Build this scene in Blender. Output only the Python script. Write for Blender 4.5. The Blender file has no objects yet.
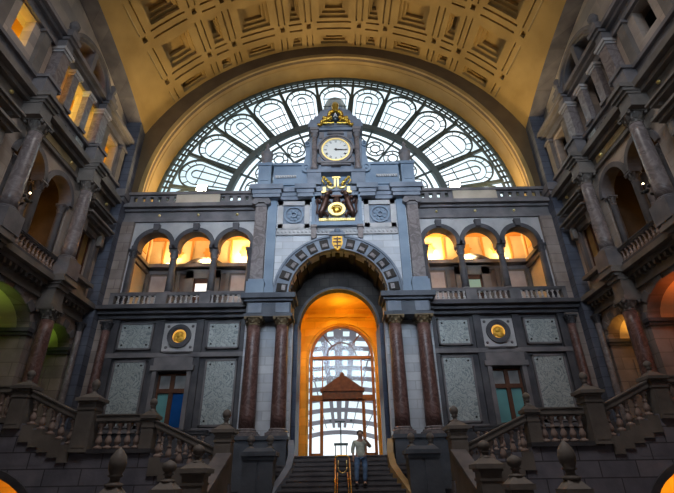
import bpy, bmesh, math, random
from mathutils import Vector, Matrix
random.seed(7)
S = bpy.context.scene
C = S.collection
PI = math.pi
rad = math.radians

# ------------------------------------------------------------------ camera, world, large lights, exposure
cam = bpy.data.objects.new('camera', bpy.data.cameras.new('camera')); C.objects.link(cam)
cam.data.sensor_width = 36; cam.data.lens = 449.5 / 674 * 36
cam.data.clip_start = 0.05; cam.data.clip_end = 900
PITCH, YAW, ROLL = rad(27.65), rad(0.064), rad(-0.904)
fw = Vector((math.sin(YAW)*math.cos(PITCH), math.cos(YAW)*math.cos(PITCH), math.sin(PITCH)))
r0 = Vector((math.cos(YAW), -math.sin(YAW), 0)); u0 = r0.cross(fw)
rr = r0*math.cos(ROLL) + u0*math.sin(ROLL); uu = -r0*math.sin(ROLL) + u0*math.cos(ROLL)
cam.matrix_world = Matrix(((rr.x, uu.x, -fw.x, -0.04), (rr.y, uu.y, -fw.y, 0), (rr.z, uu.z, -fw.z, 0), (0, 0, 0, 1)))
S.camera = cam

W = bpy.data.worlds.new('world'); S.world = W; W.use_nodes = True
wn = W.node_tree.nodes; wl = W.node_tree.links
bg = wn['Background']
tc = wn.new('ShaderNodeTexCoord'); nz = wn.new('ShaderNodeTexNoise'); nz.inputs['Scale'].default_value = 3.0
cr = wn.new('ShaderNodeValToRGB')
cr.color_ramp.elements[0].position = .38; cr.color_ramp.elements[0].color = (.50, .66, .70, 1)
cr.color_ramp.elements[1].position = .6; cr.color_ramp.elements[1].color = (.93, .98, 1, 1)
wl.new(tc.outputs['Generated'], nz.inputs['Vector']); wl.new(nz.outputs['Fac'], cr.inputs['Fac']); wl.new(cr.outputs['Color'], bg.inputs['Color'])
bg.inputs['Strength'].default_value = 1.6

def area(name, loc, target, sx, sy, col, power, spread=180):
    l = bpy.data.lights.new(name, 'AREA'); l.shape = 'RECTANGLE'; l.size = sx; l.size_y = sy
    l.color = col; l.energy = power; l.spread = rad(spread)
    o = bpy.data.objects.new(name, l); C.objects.link(o); o.location = loc
    o.rotation_euler = (Vector(target)-Vector(loc)).to_track_quat('-Z', 'Y').to_euler()
    return o
def point(name, loc, col, power, size=.12):
    l = bpy.data.lights.new(name, 'POINT'); l.color = col; l.energy = power; l.shadow_soft_size = size
    o = bpy.data.objects.new(name, l); C.objects.link(o); o.location = loc
    return o
# daylight of the great window behind the viewer, and of the dome's lantern
area('daylight_rear_window', (0, -5.2, 14.0), (0, 20, 13.0), 14, 5, (.66, .80, .95), 740, 58)
area('daylight_dome', (0, 3.5, 24.6), (0, 6, 0), 8, 8, (.98, .92, .90), 1150, 135)
S.view_settings.view_transform = 'Standard'; S.view_settings.look = 'None'
S.view_settings.gamma = 1; S.view_settings.use_curve_mapping = False
S.view_settings.exposure = 0.0

# ------------------------------------------------------------------ materials
MATS = {}
def newmat(name):
    m = bpy.data.materials.new(name); m.use_nodes = True; MATS[name] = m
    nt = m.node_tree; return m, nt, nt.nodes, nt.links, nt.nodes['Principled BSDF']
def ramp(n, stops):
    r = n.new('ShaderNodeValToRGB'); e = r.color_ramp.elements
    while len(e) < len(stops): e.new(.5)
    for i, (p, c) in enumerate(stops): e[i].position = p; e[i].color = (*c, 1)
    return r
def stone(name, c1, c2, rough=.75, scale=1.2, bump=.15, blocks=None, mortar=.55, spec=.3):
    """two-tone mottled stone; blocks=(w,h) adds coursed joints"""
    m, nt, n, l, b = newmat(name)
    t = n.new('ShaderNodeTexCoord'); z = n.new('ShaderNodeTexNoise'); z.inputs['Scale'].default_value = scale; z.inputs['Detail'].default_value = 6
    l.new(t.outputs['Object'], z.inputs['Vector'])
    r = ramp(n, [(.35, c1), (.68, c2)]); l.new(z.outputs['Fac'], r.inputs['Fac']); col = r.outputs['Color']
    bp = n.new('ShaderNodeBump'); bp.inputs['Strength'].default_value = bump; bp.inputs['Distance'].default_value = .05
    z2 = n.new('ShaderNodeTexNoise'); z2.inputs['Scale'].default_value = scale*9; z2.inputs['Detail'].default_value = 4
    l.new(t.outputs['Object'], z2.inputs['Vector']); h = z2.outputs['Fac']
    if blocks:
        s = n.new('ShaderNodeSeparateXYZ'); l.new(t.outputs['Object'], s.inputs[0])
        a = n.new('ShaderNodeMath'); a.operation = 'ADD'; l.new(s.outputs['X'], a.inputs[0]); l.new(s.outputs['Y'], a.inputs[1])
        cb = n.new('ShaderNodeCombineXYZ'); l.new(a.outputs[0], cb.inputs['X']); l.new(s.outputs['Z'], cb.inputs['Y'])
        k = n.new('ShaderNodeTexBrick'); k.inputs['Scale'].default_value = 1; k.inputs['Brick Width'].default_value = blocks[0]
        k.inputs['Row Height'].default_value = blocks[1]; k.inputs['Mortar Size'].default_value = .018
        k.inputs['Color1'].default_value = (1, 1, 1, 1); k.inputs['Color2'].default_value = (.72, .74, .78, 1); k.inputs['Mortar'].default_value = (mortar,)*3+(1,)
        l.new(cb.outputs[0], k.inputs['Vector'])
        mx = n.new('ShaderNodeMix'); mx.data_type = 'RGBA'; mx.blend_type = 'MULTIPLY'; mx.inputs['Factor'].default_value = 1
        l.new(col, mx.inputs['A']); l.new(k.outputs['Color'], mx.inputs['B']); col = mx.outputs['Result']
    l.new(h, bp.inputs['Height']); l.new(bp.outputs['Normal'], b.inputs['Normal'])
    l.new(col, b.inputs['Base Color']); b.inputs['Roughness'].default_value = rough; b.inputs['Specular IOR Level'].default_value = spec
    return m
def marble(name, base, vein, scale=2.0, dist=6, rough=.25, width=.12):
    m, nt, n, l, b = newmat(name)
    t = n.new('ShaderNodeTexCoord'); z = n.new('ShaderNodeTexNoise'); z.inputs['Scale'].default_value = scale; z.inputs['Detail'].default_value = 8
    z.inputs['Distortion'].default_value = dist*.3; l.new(t.outputs['Object'], z.inputs['Vector'])
    r = ramp(n, [(.5-width, base), (.5-width*.25, vein), (.5, base), (.62, tuple(x*.72 for x in base)), (.66, vein), (.72, base)])
    l.new(z.outputs['Fac'], r.inputs['Fac']); l.new(r.outputs['Color'], b.inputs['Base Color'])
    b.inputs['Roughness'].default_value = rough; return m
def plain(name, col, rough=.5, metal=0, emit=None, es=1, noise=0):
    m, nt, n, l, b = newmat(name)
    b.inputs['Base Color'].default_value = (*col, 1); b.inputs['Roughness'].default_value = rough; b.inputs['Metallic'].default_value = metal
    if noise:
        t = n.new('ShaderNodeTexCoord'); z = n.new('ShaderNodeTexNoise'); z.inputs['Scale'].default_value = noise
        r = ramp(n, [(.3, tuple(x*.7 for x in col)), (.7, tuple(min(1, x*1.2) for x in col))])
        l.new(t.outputs['Object'], z.inputs['Vector']); l.new(z.outputs['Fac'], r.inputs['Fac']); l.new(r.outputs['Color'], b.inputs['Base Color'])
    if emit: b.inputs['Emission Color'].default_value = (*emit, 1); b.inputs['Emission Strength'].default_value = es
    return m
def glassy(name, tint, alpha):
    """thin window glass: mostly clear, a little of it frosted white"""
    m, nt, n, l, b = newmat(name); n.remove(b)
    o = n['Material Output']; tr = n.new('ShaderNodeBsdfTransparent'); tr.inputs[0].default_value = (*tint, 1)
    g = n.new('ShaderNodeBsdfGlossy'); g.inputs['Roughness'].default_value = .08; g.inputs[0].default_value = (.8, .85, .9, 1)
    x = n.new('ShaderNodeMixShader'); x.inputs[0].default_value = alpha
    l.new(tr.outputs[0], x.inputs[1]); l.new(g.outputs[0], x.inputs[2]); l.new(x.outputs[0], o.inputs[0]); return m

blue = stone('blue_limestone', (.15, .18, .23), (.26, .29, .35), blocks=None, rough=.55)
darkbrown = stone('dark_brown_stone', (.035, .03, .028), (.065, .055, .05), blocks=(.5, .5), rough=.8)  # very dark brown stone for the portal barrel, inner wall and voussoir blocks
darkblue = stone('dark_blue_limestone', (.07, .08, .10), (.13, .145, .175), rough=.6)
bluecourse = stone('coursed_blue_limestone', (.09, .10, .135), (.16, .175, .22), blocks=(2.2, .42), rough=.6)
bluesmooth = stone('blue_pilaster_stone', (.17, .23, .31), (.26, .33, .42), rough=.5, scale=.8)
grey = stone('grey_limestone', (.13, .125, .135), (.24, .22, .225), rough=.6)
dark = stone('dark_limestone', (.055, .055, .065), (.12, .115, .125), rough=.55)
darkcourse = stone('dark_coursed_stone', (.17, .17, .21), (.29, .28, .33), blocks=(1.1, .46), rough=.7, mortar=.35)
white = stone('white_ashlar', (.56, .57, .60), (.70, .71, .74), blocks=(1.0, .38), rough=.7, mortar=.7)
whiteplain = stone('pale_dressed_stone', (.40, .39, .40), (.56, .54, .54), rough=.6)
pink = stone('pinkish_wall_stone', (.28, .22, .19), (.43, .35, .31), blocks=(1.5, .5), rough=.75, mortar=.62)
beige = stone('beige_baluster_stone', (.26, .19, .165), (.44, .34, .30), rough=.5)
brownst = stone('brown_pier_stone', (.14, .125, .115), (.24, .215, .195), rough=.55)
redm = marble('red_brown_marble', (.13, .065, .055), (.21, .125, .115), scale=2.4, rough=.38)
greym = marble('grey_pink_marble', (.21, .18, .18), (.27, .235, .235), scale=1.6, rough=.25)
greenm = marble('pale_green_marble', (.48, .52, .51), (.17, .21, .23), scale=1.9, dist=9, rough=.3, width=.10)
vaultm = stone('gold_painted_plaster', (.31, .205, .075), (.42, .285, .11), rough=.6, scale=.7, bump=.1)
brownband = stone('brown_painted_plaster', (.11, .07, .035), (.15, .10, .05), rough=.7, scale=.9)
gold = plain('gilding', (.95, .62, .12), .32, 1.0, noise=8)
goldp = plain('pale_gilding', (1.0, .80, .32), .35, .8)
bronze = plain('dark_bronze', (.10, .055, .045), .4, .6, noise=9)
iron = plain('dark_green_iron', (.065, .085, .08), .5, .2, noise=3)
ironl = plain('grey_green_iron', (.10, .12, .115), .5, .2)
wood = plain('varnished_wood', (.11, .04, .018), .75, noise=5)
woodo = plain('orange_varnished_wood', (.30, .11, .025), .7, noise=4)
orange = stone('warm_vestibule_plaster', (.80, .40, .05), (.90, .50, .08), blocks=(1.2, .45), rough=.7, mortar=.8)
cream = stone('cream_plaster', (.72, .60, .42), (.82, .70, .52), rough=.7)
ochre = plain('ochre_paint', (.62, .30, .08), .6)
brass = plain('polished_brass', (.85, .50, .12), .28, 1.0)
black = plain('black_paint', (.02, .02, .02), .5)
dial = plain('clock_dial', (.80, .79, .74), .4)
glass = glassy('fan_window_glass', (.95, .98, 1), .015)
glassd = glassy('door_glass', (.97, .97, .98), .01)
blueglass = plain('blue_reflecting_glass', (.012, .09, .30), .08, noise=.6, emit=None)
tealglass = plain('teal_curtained_glass', (.16, .38, .38), .15, noise=.8)
greyglass = plain('grey_curtained_glass', (.30, .30, .30), .3, noise=2)
warmglass = plain('amber_curtained_glass', (.40, .26, .09), .25, noise=1.2)
medal = plain('gilt_relief', (.95, .48, .05), .45, .2, noise=7)
bulb = plain('lamp_bulb', (1, .9, .7), .4, emit=(1, .78, .45), es=9)
floodm = plain('floodlight_lens', (1, .9, .7), .4, emit=(1, .82, .58), es=60)
flooro = stone('dark_floor_tiles', (.09, .08, .08), (.16, .15, .145), blocks=(.8, .8), rough=.35)
stair = stone('stair_stone', (.10, .095, .105), (.17, .16, .17), rough=.5)
shedrib = plain('shed_rib_paint', (.22, .19, .22), .7)
skin = plain('skin', (.55, .33, .25), .6); hairm = plain('dark_hair', (.05, .03, .025), .7)
shirtm = plain('pale_green_shirt', (.66, .72, .64), .8, noise=6); jeans = plain('blue_denim', (.16, .28, .50), .85, noise=9)
shoem = plain('dark_shoe_leather', (.03, .03, .035), .5)

# ------------------------------------------------------------------ mesh builder
class M:
    def __init__(s): s.v = []; s.f = []
    def add(s, vs, fs):
        k = len(s.v); s.v += vs; s.f += [tuple(i+k for i in f) for f in fs]; return s
    def box(s, x0, x1, y0, y1, z0, z1, tx=0, ty=0):     # tx, ty: taper of the top
        return s.add([(x0, y0, z0), (x1, y0, z0), (x1, y1, z0), (x0, y1, z0), (x0+tx, y0+ty, z1), (x1-tx, y0+ty, z1), (x1-tx, y1-ty, z1), (x0+tx, y1-ty, z1)],
            [(0, 3, 2, 1), (4, 5, 6, 7), (0, 1, 5, 4), (1, 2, 6, 5), (2, 3, 7, 6), (3, 0, 4, 7)])
    def hexa(s, a, b):      # two quads (4 pts each) joined
        return s.add(list(a)+list(b), [(0, 3, 2, 1), (4, 5, 6, 7), (0, 1, 5, 4), (1, 2, 6, 5), (2, 3, 7, 6), (3, 0, 4, 7)])
    def prism(s, pts, y0, y1):      # polygon in x,z extruded along y
        n = len(pts)
        return s.add([(x, y0, z) for x, z in pts]+[(x, y1, z) for x, z in pts],
            [tuple(range(n)), tuple(range(2*n-1, n-1, -1))]+[(i, i+n, (i+1) % n+n, (i+1) % n) for i in range(n)])
    def lathe(s, prof, n=16, cx=0, cy=0, z=0, a0=0, sy=1):
        k = len(prof); vs = [(cx+r*math.cos(a0+2*PI*i/n), cy+sy*r*math.sin(a0+2*PI*i/n), z+h) for i in range(n) for r, h in prof]
        fs = [(i*k+j, ((i+1) % n)*k+j, ((i+1) % n)*k+j+1, i*k+j+1) for i in range(n) for j in range(k-1)]
        fs += [tuple(i*k for i in range(n))[::-1], tuple(i*k+k-1 for i in range(n))]
        return s.add(vs, fs)
    def ring(s, cx, cz, r0, r1, y0, y1, a0=0, a1=PI, n=32, rz=1):      # arch band; angles from +x
        for i in range(n):
            a = a0+(a1-a0)*i/n; b = a0+(a1-a0)*(i+1)/n
            q = lambda y: [(cx+r*math.cos(t), y, cz+rz*r*math.sin(t)) for r, t in ((r0, a), (r1, a), (r1, b), (r0, b))]
            s.hexa(q(y0), q(y1))
        return s
    def disc(s, cx, cz, r, y0, y1, n=32, sz=1):
        return s.prism([(cx+r*math.cos(2*PI*i/n), cz+sz*r*math.sin(2*PI*i/n)) for i in range(n)], y0, y1)
    def bar(s, p, q, w, d=None, up=(0, 0, 1)):       # square bar between two points
        d = d or w; p = Vector(p); q = Vector(q); t = (q-p).normalized(); u = Vector(up)
        a = t.cross(u)
        if a.length < 1e-4: a = t.cross(Vector((0, 1, 0)))
        a.normalize(); b = a.cross(t)
        o = lambda c: [tuple(c+a*i*w/2+b*j*d/2) for i, j in ((-1, -1), (1, -1), (1, 1), (-1, 1))]
        return s.hexa(o(p), o(q))
    def tube(s, pts, r, n=8, close=False):
        P = [Vector(p) for p in pts]; k = len(P); rings = []; prev = None
        for i, p in enumerate(P):
            t = (P[min(i+1, k-1)]-P[max(i-1, 0)]).normalized()
            a = prev - t*prev.dot(t) if prev is not None else t.orthogonal()
            a.normalize(); prev = a; b = t.cross(a); rv = r[i] if isinstance(r, (list, tuple)) else r
            rings.append([tuple(p+(a*math.cos(2*PI*j/n)+b*math.sin(2*PI*j/n))*rv) for j in range(n)])
        fs = [(i*n+j, i*n+(j+1) % n, (i+1)*n+(j+1) % n, (i+1)*n+j) for i in range(k-1) for j in range(n)]
        fs += [tuple(range(n))[::-1], tuple(range((k-1)*n, k*n))]
        return s.add([v for g in rings for v in g], fs)
    def ball(s, c, r, n=10, sx=1, sy=1, sz=1):
        prof = [(max(1e-4, r*math.sin(PI*j/n)), -r*math.cos(PI*j/n)*sz) for j in range(n+1)]
        k = len(s.v); s.lathe(prof, n+2, c[0], 0, 0)
        for i in range(k, len(s.v)):
            x, y, z = s.v[i]; s.v[i] = (c[0]+(x-c[0])*sx, c[1]+y*sy, c[2]+z)
        return s
    def sc(s, fx, fz=1, cx=0, cz=0):
        s.v = [(cx+(x-cx)*fx, y, cz+(z-cz)*fz) for x, y, z in s.v]; return s
    def mould(s, x0, x1, y, steps, cap=True):    # moulding along x; steps=[(z0,z1,proud)]; returns along both ends too
        for z0, z1, p in steps: s.box(x0-(p if cap else 0), x1+(p if cap else 0), -p-y, .02-y, z0, z1)
        return s
def mesh(name, m, mat, smooth=False):
    me = bpy.data.meshes.new(name); me.from_pydata(m.v, [], m.f); me.update()
    b = bmesh.new(); b.from_mesh(me); bmesh.ops.recalc_face_normals(b, faces=b.faces); b.to_mesh(me); b.free()
    me.materials.append(mat)
    if smooth: me.shade_smooth() if False else [setattr(p, 'use_smooth', True) for p in me.polygons]
    return me
def put(name, me, parent=None, loc=(0, 0, 0), rz=0):
    o = bpy.data.objects.new(name, me); C.objects.link(o); o.location = loc; o.rotation_euler = (0, 0, rz)
    if parent: o.parent = parent
    return o
def part(name, m, mat, parent, loc=(0, 0, 0), rz=0, smooth=False, label=None):
    o = put(name, mesh(name, m, mat, smooth), parent, loc, rz)
    if label: o['label'] = label
    return o
def tag(o, label=None, cat=None, group=None, kind=None):
    if label: o['label'] = label
    if cat: o['category'] = cat
    if group: o['group'] = group
    if kind: o['kind'] = kind
    return o
def thing(name, label, cat, loc=(0, 0, 0), rz=0, group=None, kind=None):
    return tag(put(name, None, None, loc, rz), label, cat, group, kind)
def single(name, m, mat, label, cat, loc=(0, 0, 0), rz=0, group=None, kind=None, smooth=False):
    return tag(put(name, mesh(name, m, mat, smooth), None, loc, rz), label, cat, group, kind)
def struct(name, m, mat, loc=(0, 0, 0), rz=0, label=None, cat='wall'):
    return tag(put(name, mesh(name, m, mat), None, loc, rz), label, cat, kind='structure')
def dup(root, loc, rz=None, label=None, group=None):
    r = root.copy(); C.objects.link(r); r.location = loc
    if rz is not None: r.rotation_euler = (0, 0, rz)
    if label: r['label'] = label
    if group: r['group'] = group
    for ch in list(root.children):
        c = ch.copy(); C.objects.link(c); c.parent = r
        for g in list(ch.children):
            d = g.copy(); C.objects.link(d); d.parent = c
    return r
SIDE = {-1: 'left', 1: 'right'}

def arcade(m, x0, x1, z0, z1, ops, ya, yb, n=14):
    """wall from x0..x1, z0..z1 (thickness ya..yb) with openings (xc, half width, sill, springing, rise)"""
    ops = sorted(ops); x = x0
    for xc, hw, zb, zs, rise in ops:
        if xc-hw > x: m.box(x, xc-hw, ya, yb, z0, z1)
        if zb > z0: m.box(xc-hw, xc+hw, ya, yb, z0, zb)
        if rise <= 0:
            if z1 > zs+.01: m.box(xc-hw, xc+hw, ya, yb, zs, z1)
        else:
            P = [(xc-hw*math.cos(PI*i/n), zs+rise*math.sin(PI*i/n)) for i in range(n+1)]
            for a, b in zip(P, P[1:]): m.prism([a, b, (b[0], z1), (a[0], z1)], ya, yb)
        x = xc+hw
    if x < x1: m.box(x, x1, ya, yb, z0, z1)
    return m

# ------------------------------------------------------------------ vault surface
def rV(Y):
    u = 20-Y
    return 12+.21*u-.009*u*u if u < 10 else 13.2
XC = 11.05; ZC = 13.3
def zrib(Y): return ZC+math.sqrt(rV(Y)**2-XC**2)
YB = -6.0       # rear end of the hall

# ------------------------------------------------------------------ the setting
struct('floor', M().box(-14, 14, YB, 20, -1.95, -1.7), flooro, label='dark stone floor of the hall', cat='floor')
# coffered vault
def coffers():
    def levels(c, h, steps):
        out = [(c-h, 0)]
        for i, s in enumerate(steps): out.append((c-h+s, i+1))
        return out, [(c+h-s, i) for i, s in reversed(list(enumerate(steps)))]+[]
    # (start, code) lists; codes: number = coffer depth level, 'p' plain, 'r' rib, 's' rib groove
    def axis(items):     # items: (a, b, kind, step)
        seg = []
        for a, b, kind, st in items:
            if kind == 'c':
                for i in range(3): seg.append((a+st*i, a+st*(i+1), ('c', i+0)))
                seg.append((a+3*st, b-3*st, ('c', 3)))
                for i in reversed(range(3)): seg.append((b-st*(i+1), b-st*i, ('c', i)))
            elif kind == 'r':
                w = (b-a); g = w*.2
                seg += [(a, a+g, ('g', 0)), (a+g, b-g, ('r', 0)), (b-g, b, ('g', 0))]
            else: seg.append((a, b, (kind, 0)))
        seg.sort(); full = []; x = seg[0][0]
        for a, b, k in seg:
            if a-x > 1e-6: full.append((x, a, ('p', 0)))
            full.append((a, b, k)); x = b
        return full
    P = 22.6; it = []
    for k in (-2, -1, 0, 1, 2): it.append((k*P-5.0, k*P+5.0, 'c', .85))
    for k in (-2, -1, 0, 1): it.append((k*P+P/2-1.9, k*P+P/2+1.9, 'c', .45))
    for k in (-2, -1, 0, 1, 2):
        for s in (-1, 1): it.append((k*P+s*7.4-1.05, k*P+s*7.4+1.05, 'r', 0))
    A = axis(it)
    it = [(19.2, 19.9, 'c', .09)]
    y = 18.9
    while y > 6:
        it.append((y-.5, y, 'r', 0)); it.append((y-.52-1.76, y-.52, 'c', .17)); y -= 2.6
    B = axis(it+[(y-.5, y, 'r', 0)]); B.append((19.9, 20.0, ('p', 0)))
    D = [0, .2, .38, .62]
    def depth(a, b):
        ka, kb = a[0], b[0]
        if ka == 'c' and kb == 'c': return D[min(a[1], b[1])]
        if ka == 'r' and kb == 'r': return .26
        if ka == 'r' and kb in 'pc': return .0
        if kb == 'r' and ka in 'pc': return .0
        if ka == 'g' and kb == 'c' or kb == 'g' and ka == 'c': return .16
        return 0
    m = M()
    def pt(ph, Y, d):
        r = rV(Y)+d; t = rad(ph); return (r*math.sin(t), Y, ZC+r*math.cos(t))
    dep = [[depth(a[2], b[2]) for b in B] for a in A]
    def quad(p): m.add(p, [(0, 1, 2, 3)])
    for i, a in enumerate(A):
        sub = max(1, int((a[1]-a[0])/2.5))
        for j, b in enumerate(B):
            d = dep[i][j]
            for k in range(sub):
                f0 = a[0]+(a[1]-a[0])*k/sub; f1 = a[0]+(a[1]-a[0])*(k+1)/sub
                quad([pt(f0, b[0], d), pt(f1, b[0], d), pt(f1, b[1], d), pt(f0, b[1], d)])
                if j+1 < len(B) and dep[i][j+1] != d:
                    e = dep[i][j+1]; quad([pt(f0, b[1], d), pt(f1, b[1], d), pt(f1, b[1], e), pt(f0, b[1], e)])
            if i+1 < len(A) and dep[i+1][j] != d:
                e = dep[i+1][j]; quad([pt(a[1], b[0], d), pt(a[1], b[1], d), pt(a[1], b[1], e), pt(a[1], b[0], e)])
    # plain bands down to the side arches
    ends = (A[0][0], A[-1][1]); ymin = B[0][0]
    for s, e in ((-1, ends[0]), (1, ends[1])):
        Y = ymin
        while Y < 20-1e-6:
            Y2 = min(20, Y+.5)
            a0 = s*math.degrees(math.asin(XC/rV(Y))); a1 = s*math.degrees(math.asin(XC/rV(Y2)))
            for k in range(4):
                g = lambda q, t: e+(q-e)*t
                quad([pt(g(a0, k/4), Y, 0), pt(g(a0, (k+1)/4), Y, 0), pt(g(a1, (k+1)/4), Y2, 0), pt(g(a1, k/4), Y2, 0)])
            Y = Y2
    return m, ymin
cm, VY = coffers()
ceil = struct('ceiling', cm, vaultm, label='gold coffered barrel vault over the hall', cat='ceiling')
b = M()
for i in range(24):      # plain rear part of the vault
    a0, a1 = rad(-57+114*i/24), rad(-57+114*(i+1)/24); r = rV(VY)
    b.add([(r*math.sin(a0), VY, ZC+r*math.cos(a0)), (r*math.sin(a1), VY, ZC+r*math.cos(a1)), (r*math.sin(a1), YB, ZC+r*math.cos(a1)), (r*math.sin(a0), YB, ZC+r*math.cos(a0))], [(0, 1, 2, 3)])
part('vault_rear', b, vaultm, ceil)
struct('wall_back', M().box(-14, 14, YB-.5, YB, -1.7, 27), dark, label='dark rear wall of the hall')

# side arches (grey stone soffit) and quoined corner piers
for s in (-1, 1):
    m = M(); Y = YB
    while Y < 19.35:
        Y2 = min(19.35, Y+.6); x0, x1 = sorted((s*XC, s*11.95))
        m.hexa([(x0, Y, zrib(Y)), (x1, Y, zrib(Y)), (x1, Y2, zrib(Y2)), (x0, Y2, zrib(Y2))],
               [(x0, Y, zrib(Y)+.35), (x1, Y, zrib(Y)+.35), (x1, Y2, zrib(Y2)+.35), (x0, Y2, zrib(Y2)+.35)]); Y = Y2
    struct('trim_%d' % (1 if s < 0 else 2), m, stone('side_arch_stone_'+SIDE[s], (.11, .105, .13), (.19, .18, .21), blocks=(1.0, .7), mortar=.75),
           label='grey stone arch along the %s edge of the vault' % SIDE[s], cat='arch')
    t = thing('corner_pier', 'tall blue quoined corner pier at the %s end of the end wall' % SIDE[s], 'pier', (s*11.33, 19.7, -1.7))
    part('shaft', M().box(-.29, .29, -.35, .32, 0, 14.65).box(-.29, .29, -.35, .32, 15.4, 20), bluecourse, t)
    part('cornice', M().box(-.36, .32, -.42, .32, 14.65, 14.9).box(-.42, .32, -.5, .32, 14.9, 15.2).box(-.36, .32, -.42, .32, 15.2, 15.4) if s > 0 else
         M().box(-.32, .36, -.42, .32, 14.65, 14.9).box(-.32, .42, -.5, .32, 14.9, 15.2).box(-.32, .36, -.42, .32, 15.2, 15.4), grey, t)
    part('upper_block', M().box(.30, 1.3, -.33, .8, 18.5, 22) if s > 0 else M().box(-1.3, -.30, -.33, .8, 18.5, 22), bluecourse, t)
    part('rear_block', M().box(.25, 1.3, -.2, .8, 0, 18.5) if s > 0 else M().box(-1.3, -.25, -.2, .8, 0, 18.5), bluecourse, t)
    x0, x1 = sorted((s*10.42, s*11.04))
    part('pilaster_return', M().box(x0-s*11.33, x1-s*11.33, .12, .3, 0, 13.7), pink, t)

# ------------------------------------------------------------------ end wall
ARX = [5.18, 7.2, 9.22]
wf = M()
for s in (-1, 1):
    xa, xb = sorted((s*2.3, s*11.6))
    wf.box(*sorted((s*4.2, s*6.65)), 20, 20.6, -1.7, 6.9); wf.box(*sorted((s*7.95, s*11.1)), 20, 20.6, -1.7, 6.9)
    wf.box(*sorted((s*6.65, s*7.95)), 20, 20.6, -1.7, 2.0); wf.box(*sorted((s*6.65, s*7.95)), 20, 20.6, 4.33, 6.9)
endwall = struct('wall_front', wf, dark, label='end wall of the hall in dark and pale stone')
up = M()
for s in (-1, 1):
    ops = [(s*a, .83, 10.5, 10.62, .84) for a in ARX]
    arcade(up, *sorted((s*4.2, s*11.1)), 10.5, 12.05, ops, 20, 20.45)
    up.box(*sorted((s*10.3, s*11.1)), 20, 20.45, 7.3, 10.5)
part('spandrel', up, whiteplain, endwall)
ar = M()
for s in (-1, 1):
    for a in ARX:
        ar.ring(s*a, 10.62, .80, 1.04, 19.9, 20.5, n=24); ar.box(s*a-.13, s*a+.13, 19.78, 20.1, 11.45, 11.85, -.03)
        for q in (-1, 1): ar.box(s*a+q*.93-.14, s*a+q*.93+.14, 19.86, 20.5, 10.45, 10.64)
part('arch_ring', ar, dark, endwall)
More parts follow.
